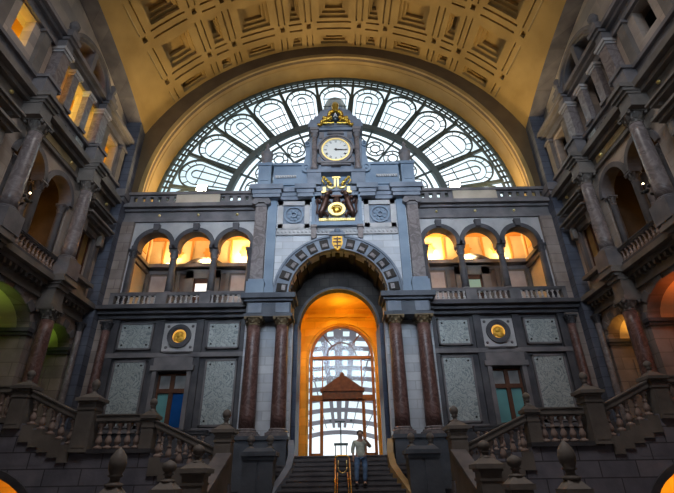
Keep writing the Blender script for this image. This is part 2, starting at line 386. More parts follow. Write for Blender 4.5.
for s in (-1, 1):
    L = SIDE[s]
    # mouldings of the end wall
    t = struct('trim_%d' % (3 if s < 0 else 4), M().box(*sorted((s*4.2, s*11.05)), 19.55, 20, 6.95, 7.12).box(*sorted((s*4.2, s*11.05)), 19.3, 20, 7.12, 7.3).box(*sorted((s*4.2, s*11.05)), 19.75, 20, 6.78, 6.95),
               dark, label='blue stone ledge under the %s gallery' % L, cat='ledge')
    e = M()
    for z0, z1, p in ((12.02, 12.16, .12), (12.16, 12.62, .06), (12.62, 12.76, .2), (12.76, 12.98, .42)):
        e.box(*sorted((s*4.2, s*11.05)), 20-p, 20.3, z0, z1)
    t = struct('trim_%d' % (5 if s < 0 else 6), e, grey, label='grey entablature above the %s gallery arches' % L, cat='entablature')
    bo = M()
    for a in ARX: bo.ball((s*a, 19.9, 12.4), .07, 6)
    part('gilt_boss', bo, goldp, t)
    # pierced parapet
    pr = M(); a, c = sorted((s*4.15, s*11.05))
    pr.box(a, c, 19.8, 20.1, 12.98, 13.14).box(a, c, 19.72, 20.15, 13.6, 13.76)
    x = a+.1
    k = 0
    while x < c-.2:
        inside = 6.15 < abs(x+.2) < 8.45
        if not inside: pr.box(x, x+.22, 19.85, 20.05, 13.12, 13.62)
        x += .42
    pr.box(a, c, 19.86, 20.04, 13.14, 13.24).box(a, c, 19.86, 20.04, 13.52, 13.62)
    t = single('parapet', pr, grey, 'pierced stone parapet above the %s gallery, below the fan window' % L, 'parapet')
    part('panel', M().box(*sorted((s*6.15, s*8.45)), 19.76, 20.1, 13.1, 13.64), stone('parapet_panel_'+L, (.50, .42, .33), (.66, .56, .45)), t, label='pale solid panel in the middle of the parapet')  # pale panel stone, tinted tan to carry the warm lamp glare
    # string course and pilasters of the lower wall
    sc = M().box(*sorted((s*4.2, s*11.05)), 19.84, 20.02, 5.0, 5.2).box(*sorted((s*4.2, s*11.05)), 19.9, 20.02, 1.9, 2.05)
    part('string_course', sc, grey, endwall)
    pl = M()
    for xa in (4.28, 6.35, 8.15, 10.25):
        w = .17; pl.box(s*xa-w, s*xa+w, 19.88, 20.02, 2.0, 6.75)
    part('pilaster', pl, dark, endwall)
    # window with its surround
    sr = M().box(s*7.3-.85, s*7.3-.66, 19.8, 20.05, 2.0, 4.45).box(s*7.3+.66, s*7.3+.85, 19.8, 20.05, 2.0, 4.45).box(s*7.3-.95, s*7.3+.95, 19.74, 20.05, 4.4, 4.62).box(s*7.3-.85, s*7.3+.85, 19.8, 20.05, 4.62, 4.98)
    w = thing('window_%d' % (1 if s < 0 else 2), 'wood framed window in the %s of the end wall with %s lower panes' % (L, 'blue' if s < 0 else 'teal'), 'window', (s*7.3, 20.1, 2.0), kind='structure')
    part('surround', M().add([(x-s*7.3, y-20.1, z-2) for x, y, z in sr.v], sr.f), grey, w)
    fr = M().box(-.66, -.56, 0, .12, 0, 2.4).box(.56, .66, 0, .12, 0, 2.4).box(-.66, .66, 0, .12, 2.25, 2.36).box(-.66, .66, 0, .12, 0, .1)
    fo = part('frame', fr, wood, w); part('mullion', M().box(-.09, .09, -.03, .12, 0, 2.3), wood, w); part('transom', M().box(-.6, .6, -.02, .12, 1.5, 1.68), wood, w)
    part('pane', M().box(-.56, -.09, .06, .08, .1, 1.5), tealglass, fo); part('pane', M().box(.09, .56, .06, .08, .1, 1.5), blueglass if s < 0 else tealglass, fo)
    part('pane', M().box(-.56, -.09, .06, .08, 1.68, 2.25), greyglass, fo); part('pane', M().box(.09, .56, .06, .08, 1.68, 2.25), greyglass, fo)
    # marble panels
    for nm, xa, xb, z0, z1, txt in (('inner', 4.5, 5.98, 5.36, 6.6, 'small'), ('outer', 8.45, 10.0, 5.36, 6.6, 'small'), ('inner', 4.5, 5.9, 2.1, 4.88, 'tall'), ('outer', 8.5, 9.95, 2.1, 4.88, 'tall')):
        xa, xb = sorted((s*xa, s*xb)); cx_ = (xa+xb)/2; hw = (xb-xa)/2
        q = thing('marble_panel', '%s veined marble panel by the %s, %s of the %s' % (txt, 'portal' if nm == 'inner' else 'corner pier', 'beside the window' if txt == 'tall' else 'beside the gilt medallion', L), 'panel', (cx_, 20, z0))
        part('slab', M().box(-hw+.07, hw-.07, -.09, .0, .07, z1-z0-.07), greenm, q)
        part('border', M().box(-hw, -hw+.08, -.12, 0, 0, z1-z0).box(hw-.08, hw, -.12, 0, 0, z1-z0).box(-hw, hw, -.12, 0, 0, .08).box(-hw, hw, -.12, 0, z1-z0-.08, z1-z0), grey, q)
        for i in (-1, 1):
            for z in (.22, z1-z0-.22): part('stud', M().disc(i*(hw-.22), z, .045, -.12, -.08, 8), black, q)
    # medallion
    q = thing('medallion', 'round gilt medallion in a square stone frame on the %s of the end wall' % L, 'medallion', (s*7.22, 20, 5.9))
    part('square_frame', M().box(-.74, .74, -.1, 0, -.62, .66), whiteplain, q)
    part('moulded_ring', M().ring(0, .05, .31, .40, -.16, -.1, 0, 2*PI, 28).ring(0, .05, .40, .54, -.2, -.1, 0, 2*PI, 28), dark, q)
    part('glow_ring', M().ring(0, .05, .2, .33, -.12, -.09, 0, 2*PI, 24), plain('amber_glow_'+L, (.9, .5, .1), .4, emit=(1, .45, .06), es=.8), q)  # added emissive ring makes the gilt medallion glow amber
    part('relief', M().disc(0, .05, .24, -.13, -.09, 24).ball((-.03, -.14, .1), .13, 8, 1, .5, 1).ball((.06, -.13, -.1), .2, 8, 1, .35, .7).ball((-.16, -.13, -.04), .1, 8, 1, .4, 1.4).ball((.17, -.13, .1), .08, 8, 1, .4, 1.6), medal, q, smooth=True)
    part('sill', M().box(-.6, .6, -.16, 0, -.76, -.64), grey, q)
    part('spandrel_relief', M().ball((-.55, -.1, -.45), .07, 6).ball((.55, -.1, -.45), .07, 6).ball((-.55, -.1, .52), .07, 6).ball((.55, -.1, .52), .07, 6), grey, q)

# columns ---------------------------------------------------------------
def capital_mesh(r, h, leaves=8):
    m = M().lathe([(r*.9, 0), (r*1.05, .02), (r*1.05, .06), (r*.92, .08), (r*.95, h*.4), (r*1.15, h*.7), (r*1.35, h*.86)], 16)
    for row, (z0, z1, rr_) in enumerate(((.06, h*.45, 1.0), (h*.35, h*.8, 1.08))):
        for i in range(leaves):
            a = 2*PI*(i+row*.5)/leaves; c, s_ = math.cos(a), math.sin(a); t = r*.26
            q = lambda rad_, z, w: [(c*rad_-s_*w, s_*rad_+c*w, z), (c*rad_+s_*w, s_*rad_-c*w, z)]
            a0, a1 = q(r*rr_*.95, z0, t), q(r*rr_*1.2, z1-.04, t*.9); b0, b1 = q(r*rr_*1.42, z1, t*.6), q(r*rr_*1.36, z1-.08, t*.5)
            m.add(a0+a1+b0+b1, [(0, 1, 3, 2), (2, 3, 5, 4), (4, 5, 7, 6), (6, 7, 1, 0)])
    m.box(-r*1.45, r*1.45, -r*1.45, r*1.45, h*.86, h)
    for i in (-1, 1):
        for j in (-1, 1): m.ball((i*r*1.22, j*r*1.22, h*.76), r*.26, 6)
    return m
def column(label, loc, r, h, smat, group=None, base=.3, caph=.5, capmat=None, basemat=None, cat='column', plinth=0):
    t = thing('column', label, cat, loc, 0, group)
    bm_ = M().box(-r*1.45, r*1.45, -r*1.45, r*1.45, 0, base*.4+plinth).lathe([(r*1.4, 0), (r*1.45, base*.1), (r*1.38, base*.22), (r*1.15, base*.3), (r*1.2, base*.45), (r*1.05, base*.6)], 18, z=base*.4+plinth)
    part('base', bm_, basemat or grey, t)
    z0 = base+plinth; z1 = h-caph
    part('shaft', M().lathe([(r*(1-.14*(k/8)**1.6), z0+(z1-z0)*k/8) for k in range(9)], 20), smat, t, smooth=True)
    part('capital', capital_mesh(r*.86, caph), capmat or grey, t, (0, 0, z1))
    return t
for s in (-1, 1):
    for xa, txt in ((8.21, 'nearer the corner'), (6.19, 'nearer the portal')):
        column('slender grey column of the %s gallery arcade, %s' % (SIDE[s], txt), (s*xa, 20.2, 7.3), .18, 3.16, dark, 'gallery columns of the end wall', caph=.5, plinth=.62)
    for xa, txt, nm in ((10.2, 'corner', 'o'), (4.35, 'portal', 'i')):
        t = thing('half_column', 'half column at the %s end of the %s gallery arcade' % (txt, SIDE[s]), 'column', (s*xa, 20.05, 7.3))
        part('shaft', M().lathe([(.2, 0), (.2, .65), (.17, .7), (.15, 2.7)], 14), dark, t, smooth=True); part('capital', capital_mesh(.15, .45), dark, t, (0, 0, 2.7))

# balusters and balustrades ---------------------------------------------------
def baluster_mesh(h, r):
    return M().lathe([(r*1.1, 0), (r*1.1, .10*h), (r*.6, .12*h), (r*.5, .17*h), (r*.8, .22*h), (r*.88, .3*h), (r*.78, .38*h), (r*.45, .5*h), (r*.40, .56*h), (r*.7, .59*h), (r*.42, .63*h), (r*.38, .74*h), (r*.6, .80*h), (r*.4, .84*h), (r*.95, .90*h), (r*.95, h)], 10)
BAL = {}
def balustrade(label, p0, p1, hgt, n, railm, balm, group=None, w=.26, r=.085, name='balustrade', rail=.13, plinth=.12, stepped=False, piers=()):
    """p0->p1 : foot line (top of the plinth); hgt rail top above it"""
    p0 = Vector(p0); p1 = Vector(p1); d = p1-p0; L = math.hypot(d.x, d.y); az = math.atan2(d.y, d.x)
    t = thing(name, label, 'balustrade', p0, az, group); k = d.z
    def sl(z0, z1, ww):
        return M().hexa([(0, -ww/2, z0), (L, -ww/2, z0+k), (L, ww/2, z0+k), (0, ww/2, z0)], [(0, -ww/2, z1), (L, -ww/2, z1+k), (L, ww/2, z1+k), (0, ww/2, z1)])
    ra = sl(hgt-rail, hgt-.04, w*1.0); rb = sl(hgt-.04, hgt, w*1.25); ra.add(rb.v, rb.f); rc = sl(hgt-rail-.05, hgt-rail, w*.75); ra.add(rc.v, rc.f)
    part('rail', ra, railm, t)
    if plinth and not stepped: part('plinth', sl(-plinth, 0, w), railm, t)
    bh = hgt-rail-.05; key = (round(bh, 2), r, balm.name)
    slope = abs(k/L)
    if key not in BAL: BAL[key] = mesh('baluster', baluster_mesh(bh, r), balm, True)
    for i in range(n):
        x = L*(i+.5)/n
        if any(a <= x <= b_ for a, b_ in piers): continue
        put('baluster', BAL[key], t, (x, 0, k*x/L))
    for a, b_ in piers: part('pedestal', M().box(a, b_, -w*.55, w*.55, -plinth, hgt-rail), railm, t)
    if stepped:
        st = M()
        for i in range(n):
            x = L*(i+.5)/n; z = k*x/L; st.box(x-L/n/2, x+L/n/2, -w*.6, w*.6, z-.5, z+.0)
        part('step_block', st, railm, t)
    return t
for s in (-1, 1):
    xa, xb = sorted((s*4.28, s*10.6))
    L = xb-xa; pi = [(c-.26-xa, c+.26-xa) for c in (s*8.21, s*6.19)]+[(0, .2), (L-.2, L)]
    balustrade('stone balustrade of the %s gallery of the end wall' % SIDE[s], (xa, 19.62, 7.4), (xb, 19.62, 7.4), .55, 26, grey, whiteplain, w=.24, r=.075, rail=.1, plinth=.1, piers=pi)

# loggia rooms behind the gallery arches ------------------------------------
for s in (-1, 1):
    L = SIDE[s]; x0, x1 = sorted((s*4.1, s*10.7))
    m = M().box(x0, x1, 23, 23.2, 7.3, 12.9).box(*sorted((s*10.7, s*10.9)), 20.45, 23.2, 7.3, 12.9).box(*sorted((s*3.9, s*4.1)), 20.45, 23.2, 7.3, 12.9)
    lg = struct('wall_loggia_'+L, m, cream, label='inner wall of the %s gallery' % L)
    part('ceiling_slab', M().box(x0, x1, 20.3, 22.0, 12.78, 12.95).box(x0, x1, 22, 23.2, 12.78, 12.9), cream, lg); part('floor_slab', M().box(x0, x1, 20, 23.2, 6.9, 7.3), dark, lg)
    part('dado', M().box(x0, x1, 22.9, 23.02, 7.3, 10.5), stone('gallery_dado_'+L, (.16, .12, .10), (.24, .18, .15)), lg)
    co = M().box(x0, x1, 22.4, 23, 10.62, 10.82).box(x0, x1, 22.85, 23, 10.4, 10.62).box(*sorted((s*10.42, s*10.7)), 20.45, 23, 10.62, 10.82).box(*sorted((s*10.55, s*10.7)), 20.45, 23, 10.4, 10.62)
    part('cornice', co, woodo if False else grey, lg)
    pp = M()
    for a, c in ((4.4, 5.9), (9.25, 10.35)): pp.box(*sorted((s*a, s*c)), 22.84, 22.95, 7.6, 10.25)
    part('panel', pp, stone('gallery_panel_'+L, (.40, .33, .30), (.55, .47, .43)), lg)
    pp = M()
    for a, c in ((4.12, 4.3), (6.0, 6.2), (8.75, 8.95), (9.0, 9.18), (10.45, 10.68)): pp.box(*sorted((s*a, s*c)), 22.8, 22.95, 7.3, 10.45)
    part('pilaster', pp, brownst, lg)
    # painted stars and frames on the upper wall
    fr = M(); st = M()
    for c in (4.2, 6.1, 8.35, 9.95): fr.box(s*c-.06, s*c+.06, 22.94, 23, 10.85, 12.78)
    for c in (5.2, 7.3, 9.2):
        st.prism([(s*c+(.42 if i % 2 else .30)*math.cos(PI/8*i+PI/8), 11.75+(.42 if i % 2 else .30)*math.sin(PI/8*i+PI/8)) for i in range(16)], 22.95, 23.05)
    fr.box(x0, x1, 22.93, 23, 12.55, 12.78).box(x0, x1, 22.93, 23, 10.82, 10.95)
    for yy in (20.9, 22.0): st.box(*sorted((s*10.66, s*10.7)), yy-.35, yy+.35, 11.4, 12.1); fr.box(*sorted((s*10.63, s*10.7)), yy+.5, yy+.62, 10.85, 12.78)
    part('painted_frame', fr, ochre, lg); part('painted_star', st, plain('star_paint_'+L, (.78, .42, .12), .6), lg)
    # pedimented doorway on the gallery
    q = thing('door_%d' % (1 if s < 0 else 2), 'doorway with segmental pediment at the back of the %s gallery' % L, 'door', (s*7.45, 22.9, 7.3), kind='structure')
    part('pediment', M().ring(0, 2.3, 1.5, 1.66, -.35, .02, rad(48), rad(132), 14).box(-1.15, 1.15, -.35, 0, 3.32, 3.5), grey, q)
    part('tympanum', M().prism([(-1.05, 3.5)]+[(1.5*math.cos(rad(132-84*i/10)), 2.3+1.5*math.sin(rad(132-84*i/10))) for i in range(11)]+[(1.05, 3.5)], -.12, 0), whiteplain, q)
    part('jamb', M().box(-.95, -.5, -.2, 0, 0, 3.2).box(.5, .95, -.2, 0, 0, 3.2).box(-.95, .95, -.2, 0, 2.75, 3.3), brownst, q)
    part('frame', M().box(-.5, -.4, -.1, 0, 0, 2.75).box(.4, .5, -.1, 0, 0, 2.75).box(-.5, .5, -.1, 0, 1.55, 1.7).box(-.5, .5, -.1, 0, 2.5, 2.75), wood, q)
    part('pane', M().box(-.4, .4, -.04, 0, 1.7, 2.5), plain('gallery_pane_'+L, (.6, .6, .6) if s < 0 else (.3, .42, .34), .3, emit=(1, .93, .86) if s < 0 else (.45, .62, .42), es=1.0 if s < 0 else .22), q)
    part('leaf', M().box(-.4, .4, -.04, 0, 0, 1.55), wood, q)
    for i, a in enumerate((5.2, 7.3, 9.3)):
        lx = s*a
        q = thing('cornice_lamp', 'lamp on the cornice inside the %s gallery, %s' % (L, ('next to the portal', 'over the doorway', 'next to the corner')[i]), 'lamp', (lx, 22.62, 10.82))
        part('reflector', M().box(-.3, .3, -.08, .08, 0, .08), black, q); part('tube', M().box(-.26, .26, -.04, .04, .08, .12), bulb, q)
        area('gallery_light', (lx, 22.55, 10.98), (lx, 22.6, 12.9), .6, .15, (1, .64, .26), (210, 130, 55)[i], 170)

# ------------------------------------------------------------------ fan window over the end wall
FZ = 13.85; FR = 10.72
m = M()
n = 96
for i in range(n):       # brown band in the plane of the end wall
    a0, a1 = -.12+(PI+.24)*i/n, -.12+(PI+.24)*(i+1)/n
    P = []
    for a in (a0, a1):
        c, s_ = math.cos(a), math.sin(a)
        P.append(((FR-.27)*c, FZ+(FR-.27)*s_))
        # outer: intersection with vault circle (ZC,12.2) clipped at the pier
        bq = (FZ-ZC)*s_; rr_ = -bq+math.sqrt(bq*bq-(FZ-ZC)**2+12.15**2)
        if abs(rr_*c) > 11.1: rr_ = 11.1/abs(c)
        P.append((rr_*c, FZ+rr_*s_))
    m.prism([P[0], P[1], P[3], P[2]], 20.0, 20.3)
m.box(-11.1, -10.5, 20.02, 20.3, 12.9, 13.9).box(10.5, 11.1, 20.02, 20.3, 12.9, 13.9)
bandw = struct('trim_7', m, brownband, label='brown painted band between the coffered vault and the fan window arch', cat='arch')
sof = M()
for i in range(72):
    a0, a1 = -.08+(PI+.16)*i/72, -.08+(PI+.16)*(i+1)/72
    q = lambda r, y: [(r*math.cos(t), y, FZ+r*math.sin(t)) for t in (a0, a1)]
    for (ra, ya), (rb_, yb) in (((10.42, 19.96), (10.48, 20.25)), ((10.48, 20.25), (10.53, 20.62)), ((10.50, 20.62), (10.52, 20.72)), ((10.56, 20.72), (10.74, 22.1))):
        A, B_ = q(ra, ya), q(rb_, yb); C_, D_ = q(ra+.25, ya), q(rb_+.25, yb)
        sof.hexa([A[0], A[1], C_[1], C_[0]], [B_[0], B_[1], D_[1], D_[0]])
so = struct('trim_8', sof, vaultm, label='gold archivolt around the fan window', cat='arch')

struct('floor_terrace', M().box(-11.1, 11.1, 20.3, 22.3, 12.9, 13.0), dark, label='terrace behind the parapet', cat='floor')

fan = thing('window_3', 'large half round fan window of iron and glass above the end wall', 'window', (0, 22, FZ), kind='structure')
def P2(r, a): return (r*math.sin(a), r*math.cos(a))        # a from the vertical
lat = M()      # lattice border
lat.ring(0, 0, 10.55, 10.74, -.08, .1, -.1, PI+.1, 80).ring(0, 0, 10.02, 10.12, -.08, .08, -.1, PI+.1, 80).ring(0, 0, 10.3, 10.37, -.05, .05, -.1, PI+.1, 80)
for i in range(81):
    a = rad(-94+188*i/80); x, z = P2(10.05, a); x2, z2 = P2(10.6, a); lat.bar((x, 0, z), (x2, 0, z2), .10, .1, (0, 1, 0))
part('lattice_border', lat, iron, fan)
rb = M()
STEP = 14.4
for k in range(-6, 6):
    a = rad(7.2+STEP*k)
    x, z = P2(6.5, a); x2, z2 = P2(10.1, a); rb.bar((x, -.06, z), (x2, -.06, z2), .18, .22, (0, 1, 0))
    x, z = P2(3.0, a); x2, z2 = P2(6.4, a); rb.bar((x, 0, z), (x2, 0, z2), .10, .12, (0, 1, 0))
for a in (-93.5, 93.5): x, z = P2(6.5, rad(a)); x2, z2 = P2(10.1, rad(a)); rb.bar((x, 0, z), (x2, 0, z2), .2, .2, (0, 1, 0))
part('glazing_bar', rb, iron, fan)
rg = M().ring(0, 0, 6.32, 6.68, -.2, .12, -.12, PI+.12, 64).ring(0, 0, 5.86, 5.94, -.08, .05, -.12, PI+.12, 56).ring(0, 0, 4.25, 4.36, -.08, .05, -.12, PI+.12, 48)
part('inner_ring', rg, ironl, fan)
pet = M(); fine = M()
for k in range(-6, 7):
    a = rad(STEP*k); c, s_ = math.cos(a), math.sin(a)
    def loc(u, r): return (r*s_+u*c, -.04, r*c-u*s_)       # u across, r outwards
    hw = 1.0
    def arc(rc, R, e, w, mm, n=16):
        pts = [loc(R*math.cos(t), rc+R*math.sin(t)) for t in [PI*i/n for i in range(n+1)]]
        for p, q in zip(pts, pts[1:]): mm.bar(p, q, w, .1, (0, 1, 0))
        for e_ in (-1, 1): mm.bar(loc(e_*R, rc), loc(e_*R*e, 6.7), w, .1, (0, 1, 0))
    arc(8.88, 1.02, .68, .10, pet)
    arc(8.75, .74, .62, .035, fine)
    if k % 2:       # lancet motif in every other petal
        arc(8.9, .26, .9, .038, fine)
        for r in (7.55, 8.6): fine.bar(loc(-.72 if r > 8 else -.62, r), loc(.72 if r > 8 else .62, r), .038, .05, (0, 1, 0))
    else:
        for r in (7.3, 8.1, 8.75): fine.bar(loc(-.78, r), loc(.78, r), .038, .05, (0, 1, 0))
        fine.bar(loc(-.25, 6.7), loc(-.3, 8.1), .038, .05, (0, 1, 0)); fine.bar(loc(.25, 6.7), loc(.3, 8.1), .038, .05, (0, 1, 0))
    for t in (30, 60, 90, 120, 150):
        fine.bar(loc(.74*math.cos(rad(t)), 8.75+.74*math.sin(rad(t))), loc(1.0*math.cos(rad(t)), 8.88+1.0*math.sin(rad(t))), .04, .05, (0, 1, 0))
    # wreath between the rings
    for (rc, R) in ((5.1, .56), (5.1, .3)):
        pts = [loc(R*math.cos(2*PI*i/14), rc+R*math.sin(2*PI*i/14)) for i in range(15)]
        for p, q in zip(pts, pts[1:]): fine.bar(p, q, .06, .06, (0, 1, 0))
    for i in range(6):
        t = 2*PI*i/6; fine.bar(loc(.3*math.cos(t), 5.1+.3*math.sin(t)), loc(.56*math.cos(t+.3), 5.1+.56*math.sin(t+.3)), .05, .05, (0, 1, 0))
part('petal_arch', pet, iron, fan); part('tracery', fine, iron, fan)
part('pane', M().prism([(10.7*math.cos(PI*i/60), 10.7*math.sin(PI*i/60)) for i in range(61)]+[(-10.7, -.85), (10.7, -.85)], .02, .035), glass, fan)
# roof of the train shed and its ridge seen faintly behind the glass
tw = thing('roof_tower', 'brown domed tower outside, behind the top of the fan window', 'tower', (0, 25.2, 13))
part('drum', M().lathe([(.95, 0), (.95, 10.0), (1.15, 10.1), (1.15, 10.4), (1.0, 10.5), (.95, 11.6), (.7, 12.4), (.15, 12.9)], 12), brownst, tw)
part('opening', M().box(-.42, .42, -1.02, -.9, 8.6, 9.6).disc(0, 9.6, .42, -1.02, -.9, 16), black, tw)

# ------------------------------------------------------------------ central portal and clock tower
pw = M()
arcade(pw, -4.2, 4.2, 7.4, 11.0, [(0, 2.32, 7.4, 7.75, 2.32)], 19.72, 20.3, 24)
pw.box(-4.2, 4.2, 19.72, 20.3, 11.0, 13.4)
for s in (-1, 1): pw.box(*sorted((s*2.1, s*4.25)), 19.75, 20.3, -1.0, 7.4)
portal = tag(put('portal', mesh('portal', pw, white), None), 'tall central stone portal with white ashlar around its arch', 'portal')
# voussoirs with dark blocks
ag = M().ring(0, 7.75, 2.32, 2.98, 19.5, 20.0, 0, PI, 36).ring(0, 7.75, 2.98, 3.08, 19.42, 19.8, 0, PI, 36)
part('archivolt', ag, blue, portal)
for i in range(13):
    vb = M(); vc = M()
    a = rad(7+166*i/12)
    if i == 6: continue
    def q(y, r0_, r1_, w): return [(r*math.cos(a+e), y, 7.75+r*math.sin(a+e)) for r, e in ((r0_, -w), (r1_, -w*.85), (r1_, w*.85), (r0_, w))]
    vb.hexa(q(19.44, 2.40, 2.90, .085), q(19.52, 2.40, 2.90, .085)); vc.hexa(q(19.40, 2.48, 2.66, .055), q(19.47, 2.48, 2.66, .055))
    part('voussoir_block', vb, darkbrown, portal); part('voussoir_inset', vc, greym, portal)

# deep barrel of the arch, coffered
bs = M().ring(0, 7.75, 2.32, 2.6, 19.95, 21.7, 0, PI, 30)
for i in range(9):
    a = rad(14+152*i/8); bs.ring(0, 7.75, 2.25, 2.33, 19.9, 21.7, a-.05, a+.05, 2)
part('barrel', bs, darkbrown, portal)
# inner wall with the lower arch
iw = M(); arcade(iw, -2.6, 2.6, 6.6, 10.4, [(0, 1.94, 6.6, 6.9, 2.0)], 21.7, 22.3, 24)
part('inner_arch_wall', iw, darkbrown, portal); part('inner_arch_ring', M().ring(0, 6.9, 1.95, 2.08, 21.6, 21.72, 0, PI, 26), dark, portal)
jmat = stone('dark_blue_jamb_stone', (.03, .042, .085), (.06, .08, .13), blocks=(2, .7), rough=.45)
for s in (-1, 1):
    part('jamb', M().box(*sorted((s*1.91, s*2.6)), 20.4, 22.3, -.5, 6.6).box(*sorted((s*2.09, s*2.6)), 19.9, 20.5, -.5, 6.6).box(*sorted((s*2.3, s*2.6)), 19.9, 21.7, 6.6, 7.75).box(*sorted((s*1.9, s*2.6)), 21.5, 22.3, 6.45, 6.72), jmat, portal)
for s in (-1, 1): part('corner_bead', M().box(*sorted((s*2.13, s*2.06)), 19.68, 19.8, 1.7, 6.4), whiteplain, portal)
# keystone cartouche
k = thing('cartouche', 'gilt shield cartouche on the keystone of the portal arch', 'cartouche', (0, 19.4, 10.3))
part('shield', M().prism([(-.24, .35), (.24, .35), (.26, -.05), (.14, -.3), (0, -.42), (-.14, -.3), (-.26, -.05)], -.16, .0), medal, k)
part('stone_surround', M().box(-.34, .34, -.1, .1, -.3, .42).box(-.38, .38, -.2, .1, .42, .55).ball((0, -.1, .68), .17, 8).ball((-.22, -.1, .6), .1, 8).ball((.22, -.1, .6), .1, 8), blue, k)
part('charge', M().box(-.03, .03, -.2, -.15, -.3, .3).box(-.2, .2, -.2, -.15, .0, .06).box(-.16, .16, -.2, -.15, -.2, -.15).box(-.18, .18, -.2, -.15, .18, .23), bronze, k)
for s in (-1, 1):
    L = SIDE[s]
    # entablature blocks over the paired columns
    t = struct('trim_%d' % (9 if s < 0 else 10), M().box(*sorted((s*2.02, s*4.2)), 18.9, 20, 6.5, 6.64).box(*sorted((s*2.12, s*4.1)), 19.0, 20, 6.64, 7.2).box(*sorted((s*2.02, s*4.22)), 18.86, 20, 7.2, 7.32).box(*sorted((s*1.9, s*4.35)), 18.72, 20, 7.32, 7.55),
               darkblue, label='blue entablature block over the paired columns %s of the portal' % L, cat='entablature')
    for x_ in (3.72, 2.5): part('relief', M().box(s*x_-.3, s*x_+.3, 18.94, 19.02, 6.68, 7.15), blue, t)
    for xa, nm in ((3.75, 'outer'), (2.5, 'inner')):
        column('tall %s reddish marble column on the %s side of the portal' % (nm, L), (s*xa, 19.25, 1.62), .33 if nm == 'outer' else .31, 4.88, redm, caph=.36, capmat=goldp if False else stone('gilt_capital_%s_%s' % (nm, L), (.12, .09, .07), (.30, .22, .12)), basemat=greym)
    t = single('column_pedestal', M().box(*sorted((s*2.1, s*4.25)), 18.85, 19.9, -1.0, 1.5).box(*sorted((s*2.04, s*4.32)), 18.78, 19.9, 1.48, 1.62), darkblue,
               'blue stone pedestal carrying the paired columns %s of the portal' % L, 'pedestal')
    # grey pilaster with ionic capital, blue pilaster beside it
    q = thing('ionic_pilaster', 'grey marble pilaster with ionic capital above the %s paired columns' % L, 'pilaster', (s*3.86, 19.7, 7.5))
    part('pedestal', M().box(-.42, .42, -.42, .02, 0, .85).box(-.36, .36, -.34, .02, .85, 1.0), bluesmooth, q)
    part('shaft', M().box(-.3, .3, -.3, .02, 1.0, 5.05, .02, 0), greym, q)
    cp = M().box(-.38, .38, -.4, .02, 5.38, 5.52).box(-.3, .3, -.34, .02, 5.05, 5.2)
    for e in (-1, 1): cp.disc(e*.32, 5.27, .16, -.42, .0, 14)
    cp.box(-.32, .32, -.38, .02, 5.26, 5.4); part('capital', cp, grey, q)
    q = single('blue_pilaster', M().box(-.22, .22, -.14, .02, .6, 5.5).box(-.28, .28, -.3, .02, 0, .6).box(-.27, .27, -.22, .02, 5.5, 5.64), bluesmooth, 'smooth blue pilaster beside the %s ionic pilaster of the portal' % L, 'pilaster', (s*3.3, 19.7, 7.5))
    # square relief panels
    q = thing('relief_panel', 'square stone panel with round foliage relief %s of the coat of arms' % L, 'panel', (s*2.2, 19.7, 12.12))
    part('frame', M().box(-.8, -.55, -.16, .02, -.8, .8).box(.55, .8, -.16, .02, -.8, .8).box(-.8, .8, -.16, .02, .56, .8).box(-.8, .8, -.16, .02, -.8, -.56), whiteplain, q)
    part('field', M().box(-.56, .56, -.05, .02, -.57, .57), blue, q)
    rl = M().ring(0, 0, .42, .5, -.14, -.04, 0, 2*PI, 28)
    for i in range(8): rl.ball((.26*math.cos(i*PI/4+.3), -.07, .26*math.sin(i*PI/4+.3)), .1, 6, 1, .5, 1)
    for i in range(4): rl.ball((.46*math.cos(i*PI/2+PI/4)*1.05, -.06, .46*math.sin(i*PI/2+PI/4)*1.05), .08, 6, 1, .5, 1)
    rl.ring(0, 0, .12, .17, -.16, -.04, 0, 2*PI, 14); part('foliage', rl, bluesmooth, q)
    # brackets under the coat frame
    single('bracket', M().box(-.16, .16, -.4, .02, .3, .42).box(-.13, .13, -.32, .02, -.25, .3).disc(0, -.2, .13, -.34, .02, 10), greym, 'scroll bracket under the %s corner of the coat of arms' % L, 'bracket', (s*1.16, 19.7, 10.95))
# frieze under the panels and cornice above
fz = M().box(-3.05, 3.05, 19.6, 19.75, 10.98, 11.28).box(-3.05, 3.05, 19.56, 19.75, 11.28, 11.34)
for i in range(30): x = -2.95+i*5.9/29; fz.ball((x, 19.6, 11.13), .08, 6, 1, .6, 1)
part('frieze', fz, whiteplain, portal)
cn = M()
for x0, x1, p in ((-4.3, -2.9, .5), (2.9, 4.3, .5), (-3.4, 3.4, .2), (-2.0, -1.2, .5), (1.2, 2.0, .5)):
    for z0, z1, q_ in ((13.0, 13.2, 0), (13.2, 13.42, .05), (13.42, 13.7, .15)): cn.box(x0-q_, x1+q_, 19.7-p-q_, 20.3, z0, z1)
part('cornice', cn, blue, portal)
